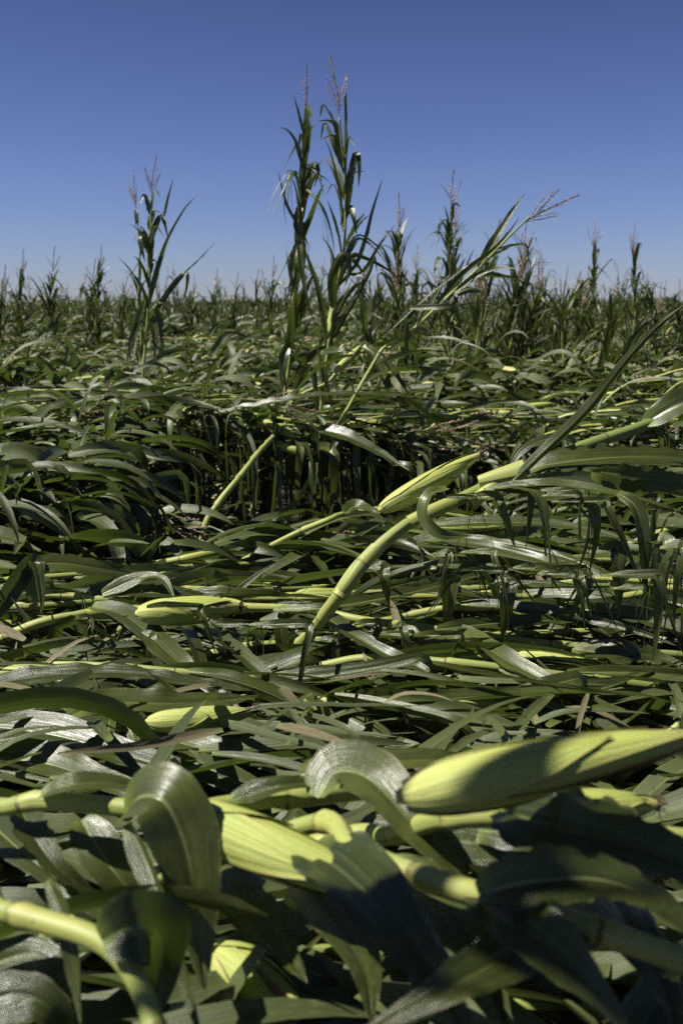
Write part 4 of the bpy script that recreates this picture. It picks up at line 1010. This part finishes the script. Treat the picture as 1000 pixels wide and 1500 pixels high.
upright(pth, pth[0], 'tall shredded corn plant with wide bent blades, right one of the tall pair', 4, (.013, .006), nl=20, lo=False, hero_leaves=HLV, Lr=(.25, .5), tsc=.85, t0=.28, shredp=.4)

# other single upright plants on the skyline: px, tip y, distance, lean, description
UP = [(585, 292, 9.5, 0, 'dark ragged corn plant standing just right of the tall pair', 18),
      (655, 258, 9.7, 6, 'dark ragged corn plant with a thin tassel, left of the leaning tassel', 18),
      (668, 300, 10.3, 0, 'short ragged corn plant leaning on the thin tasselled one', 12),
      (760, 330, 9.8, 8, 'ragged corn plant directly under the spreading tassel', 16),
      (740, 350, 10.5, 20, 'slanting corn plant behind the leaning one', 12),
      (862, 330, 11.5, 10, 'lone dark corn plant with its head bent over, right of the leaning plant', 14),
      (928, 335, 12.0, 2, 'slim corn plant second from the right edge on the skyline', 12),
      (795, 372, 13.0, 0, 'short corn plant between the spreading tassel and the bent head', 10),
      (610, 365, 12.0, 0, 'low tattered corn plant beside the dark ragged one', 10),
      (700, 380, 11.5, 0, 'low tattered corn plant under the leaning stalk', 12),
      (780, 400, 10.5, 8, 'tangled low corn plant at the foot of the spreading tassel', 12),
      (690, 330, 9.2, 30, 'slanting leafy corn plant crossing the lower part of the leaning stalk', 14),
      (735, 365, 9.0, 26, 'leafy corn plant leaning right just behind the leaning stalk', 14),
      (815, 405, 10.0, 22, 'low slanting corn plant right of the spreading tassel', 10),
      (590, 380, 9.0, -8, 'low bushy corn plant at the foot of the dark ragged one', 12),
      (840, 415, 11.0, 12, 'low bushy corn plant left of the bent head', 10),
      (30, 372, 13.0, 0, 'thin corn plant nearest the left edge of the skyline', 10),
      (78, 368, 13.5, -3, 'dark hooked corn plant second from the left edge', 12),
      (143, 366, 13.5, 2, 'dark pointed corn plant between the left edge and the lone upright one', 13),
      (134, 385, 14.0, 0, 'shorter twin close to the dark pointed plant', 10),
      (2, 395, 12.0, 0, 'corn plant cut by the left edge of the frame', 8),
      (180, 410, 15.0, 0, 'small corn plant just left of the lone upright one', 8),
      (313, 400, 16.0, 2, 'small corn plant right of the lone upright one on the left', 9),
      (345, 405, 17.0, 0, 'small corn plant midway between the lone one and the tall pair', 9),
      (396, 380, 15.0, 3, 'dark ragged corn plant just left of the tall pair', 13),
      (375, 400, 16.0, 0, 'lower ragged corn plant left of the tall pair', 10),
      (282, 408, 17.0, 0, 'small tufted corn plant close right of the lone upright one', 8),
      (530, 395, 14.0, 0, 'small corn plant seen between the tall pair and the dark ragged one', 10),
      (555, 400, 15.0, 4, 'small spiky corn plant left of the dark ragged one', 9),
      (885, 415, 15.0, 14, 'small slanted corn plant right of the bent head', 8),
      (985, 415, 14.0, 10, 'low leaning corn plant at the right edge of the skyline', 8),
      (632, 385, 12.5, 5, 'low corn plant between the two dark ragged ones', 10)]
for i, (px, yt, Y, lean, lab, nl) in enumerate(UP):
    p = up_at(px, yt, Y, lean)
    upright(p, p[0], lab, 20 + i, (.012, .005), nl=nl + 22, Lr=(.25, .6), wr=(.025, .055), n=12, cols=3, tas=True, ear=(i % 2 == 0), shredp=.5, t0=.3)

# repeated distant upright plants: six kinds, copied
protos = []
for i in range(6):
    rr = np.random.RandomState(i + 40); H = 1.45 + .1 * i
    pth = np.array([[0, 0, 0], [.03 * rr.normal(), 0, H * .3], [.08 * rr.normal(), 0, H * .65], [.15 * rr.normal(), 0, H]])
    protos.append(upright(pth + [0, 20, 0], (0, 20, 0), 'tiny ragged corn plant among the far row along the skyline', 60 + i, (.013, .006), nl=22, Lr=(.22, .45), n=9, cols=3, group='ragged corn plants along the far skyline', ear=False, shredp=.35))
rc = np.random.RandomState(8)
for i in range(58):
    src = protos[i % 6]
    Y = rc.uniform(19, 46); px = rc.uniform(-20, 1020)
    if i >= 6:
        r_ = src.copy(); COL.objects.link(r_)
        for ch in list(src.children):
            c = ch.copy(); COL.objects.link(c); c.parent = r_
    else: r_ = src
    b = P(px, 450, Y); r_.location = (b[0], Y, 0); r_.rotation_euler = (rc.normal(0, .12), rc.normal(.06, .22), rc.uniform(0, 6.28)); s_ = rc.uniform(.75, 1.15); r_.scale = (s_, s_, s_)

# the far standing crop that reads as one mass
g = Geo(); rq = np.random.RandomState(9)
N = 2100; yy = inv_y(26, 260, rq, .5)(N); xx = rq.uniform(-1, 1, N) * (.37 * yy + 2); hh = rq.uniform(.65, 1.35, N) * np.where(rq.rand(N) < .15, 1.45, 1)
for i in range(N):
    m = 9; y = yy[i]; f = max(1, y / 40)
    for j in range(m):
        z0 = rq.uniform(.1, .8) * hh[i]; A = rq.uniform(0, 6.28); E = rq.uniform(.7, 1.5); l = rq.uniform(.25, .5) * min(f, 1.5)
        d = np.array([math.cos(A) * math.cos(E), math.sin(A) * math.cos(E), math.sin(E)]); p = np.array([xx[i] + rq.normal(0, .08), y, z0])
        dn = np.array([math.cos(A) * .5, math.sin(A) * .5, -.8])
        q = np.stack([p, p + d * l * .4, p + d * l * .75, p + d * l * .9 + dn * l * (.3 if j % 2 else -.1)])
        wd = np.array([1, rq.normal(), 0]); wd /= np.linalg.norm(wd); w = rq.uniform(.03, .06) * f ** .6 * np.array([.5, 1, .8, .1])
        pts = np.stack([q - wd * w[:, None] * .5, q + wd * w[:, None] * .5], 1)
        g.grid(pts, np.stack(np.broadcast_arrays(np.array([.1, .4])[None], np.linspace(.1, 1, 4)[:, None]), -1), rq.rand())
o = link('far_corn_crop', g.mesh('far_corn_crop', [LEAF_FAR])); tag(o, 'blurred low band of ragged standing corn far off along the horizon', kind='stuff')

# upright plants beside the camera whose shade falls on the foreground
for i, (x, y, H, ln) in enumerate(((-.84, .34, 1.80, .52), (-.86, .38, 1.9, .48), (-.80, .26, 1.75, .50), (-.88, .40, 1.75, .50), (-.94, .60, 1.9, .26), (-.86, .30, 1.95, .62))):
    pth = np.array([[x, y, 0], [x + ln * .06, y, H * .5], [x + ln * .4, y, H * .83], [x + ln, y, H]])
    upright(pth, (x, y, 0), ('standing corn plant bowed in over the foreground from the left', 'standing corn plant close at the left of the camera', 'standing corn plant nearest the photographer, bowed right', 'standing corn plant bowed lowest beside the camera', 'slim standing corn plant farthest ahead on the left', 'standing corn plant bowed farthest over the foreground')[i],
            120 + i, (.013, .006), nl=9, Lr=(.32, .46), ear=False, shredp=.1, t0=.76, wr=(.045, .075))

# bent and broken plants banked up right of the tall pair
rb = np.random.RandomState(77)
for i in range(20):
    px = rb.uniform(520, 1000) if i < 20 else rb.uniform(20, 400); Y = rb.uniform(7.6, 12.5); yt = rb.uniform(395, 465) if i < 20 else rb.uniform(420, 465)
    p = up_at(px, yt, Y, rb.normal(22, 28), tassel=.12)
    upright(p, p[0], 'low bent corn plant in the ragged bank between the flattened field and the skyline', 200 + i, (.012, .005), nl=18, Lr=(.3, .65), n=12, cols=3,
            tas=i % 3 == 0, ear=i % 4 == 0, shredp=.6, t0=.35, wr=(.02, .055), group='low bent corn plants banked before the skyline')
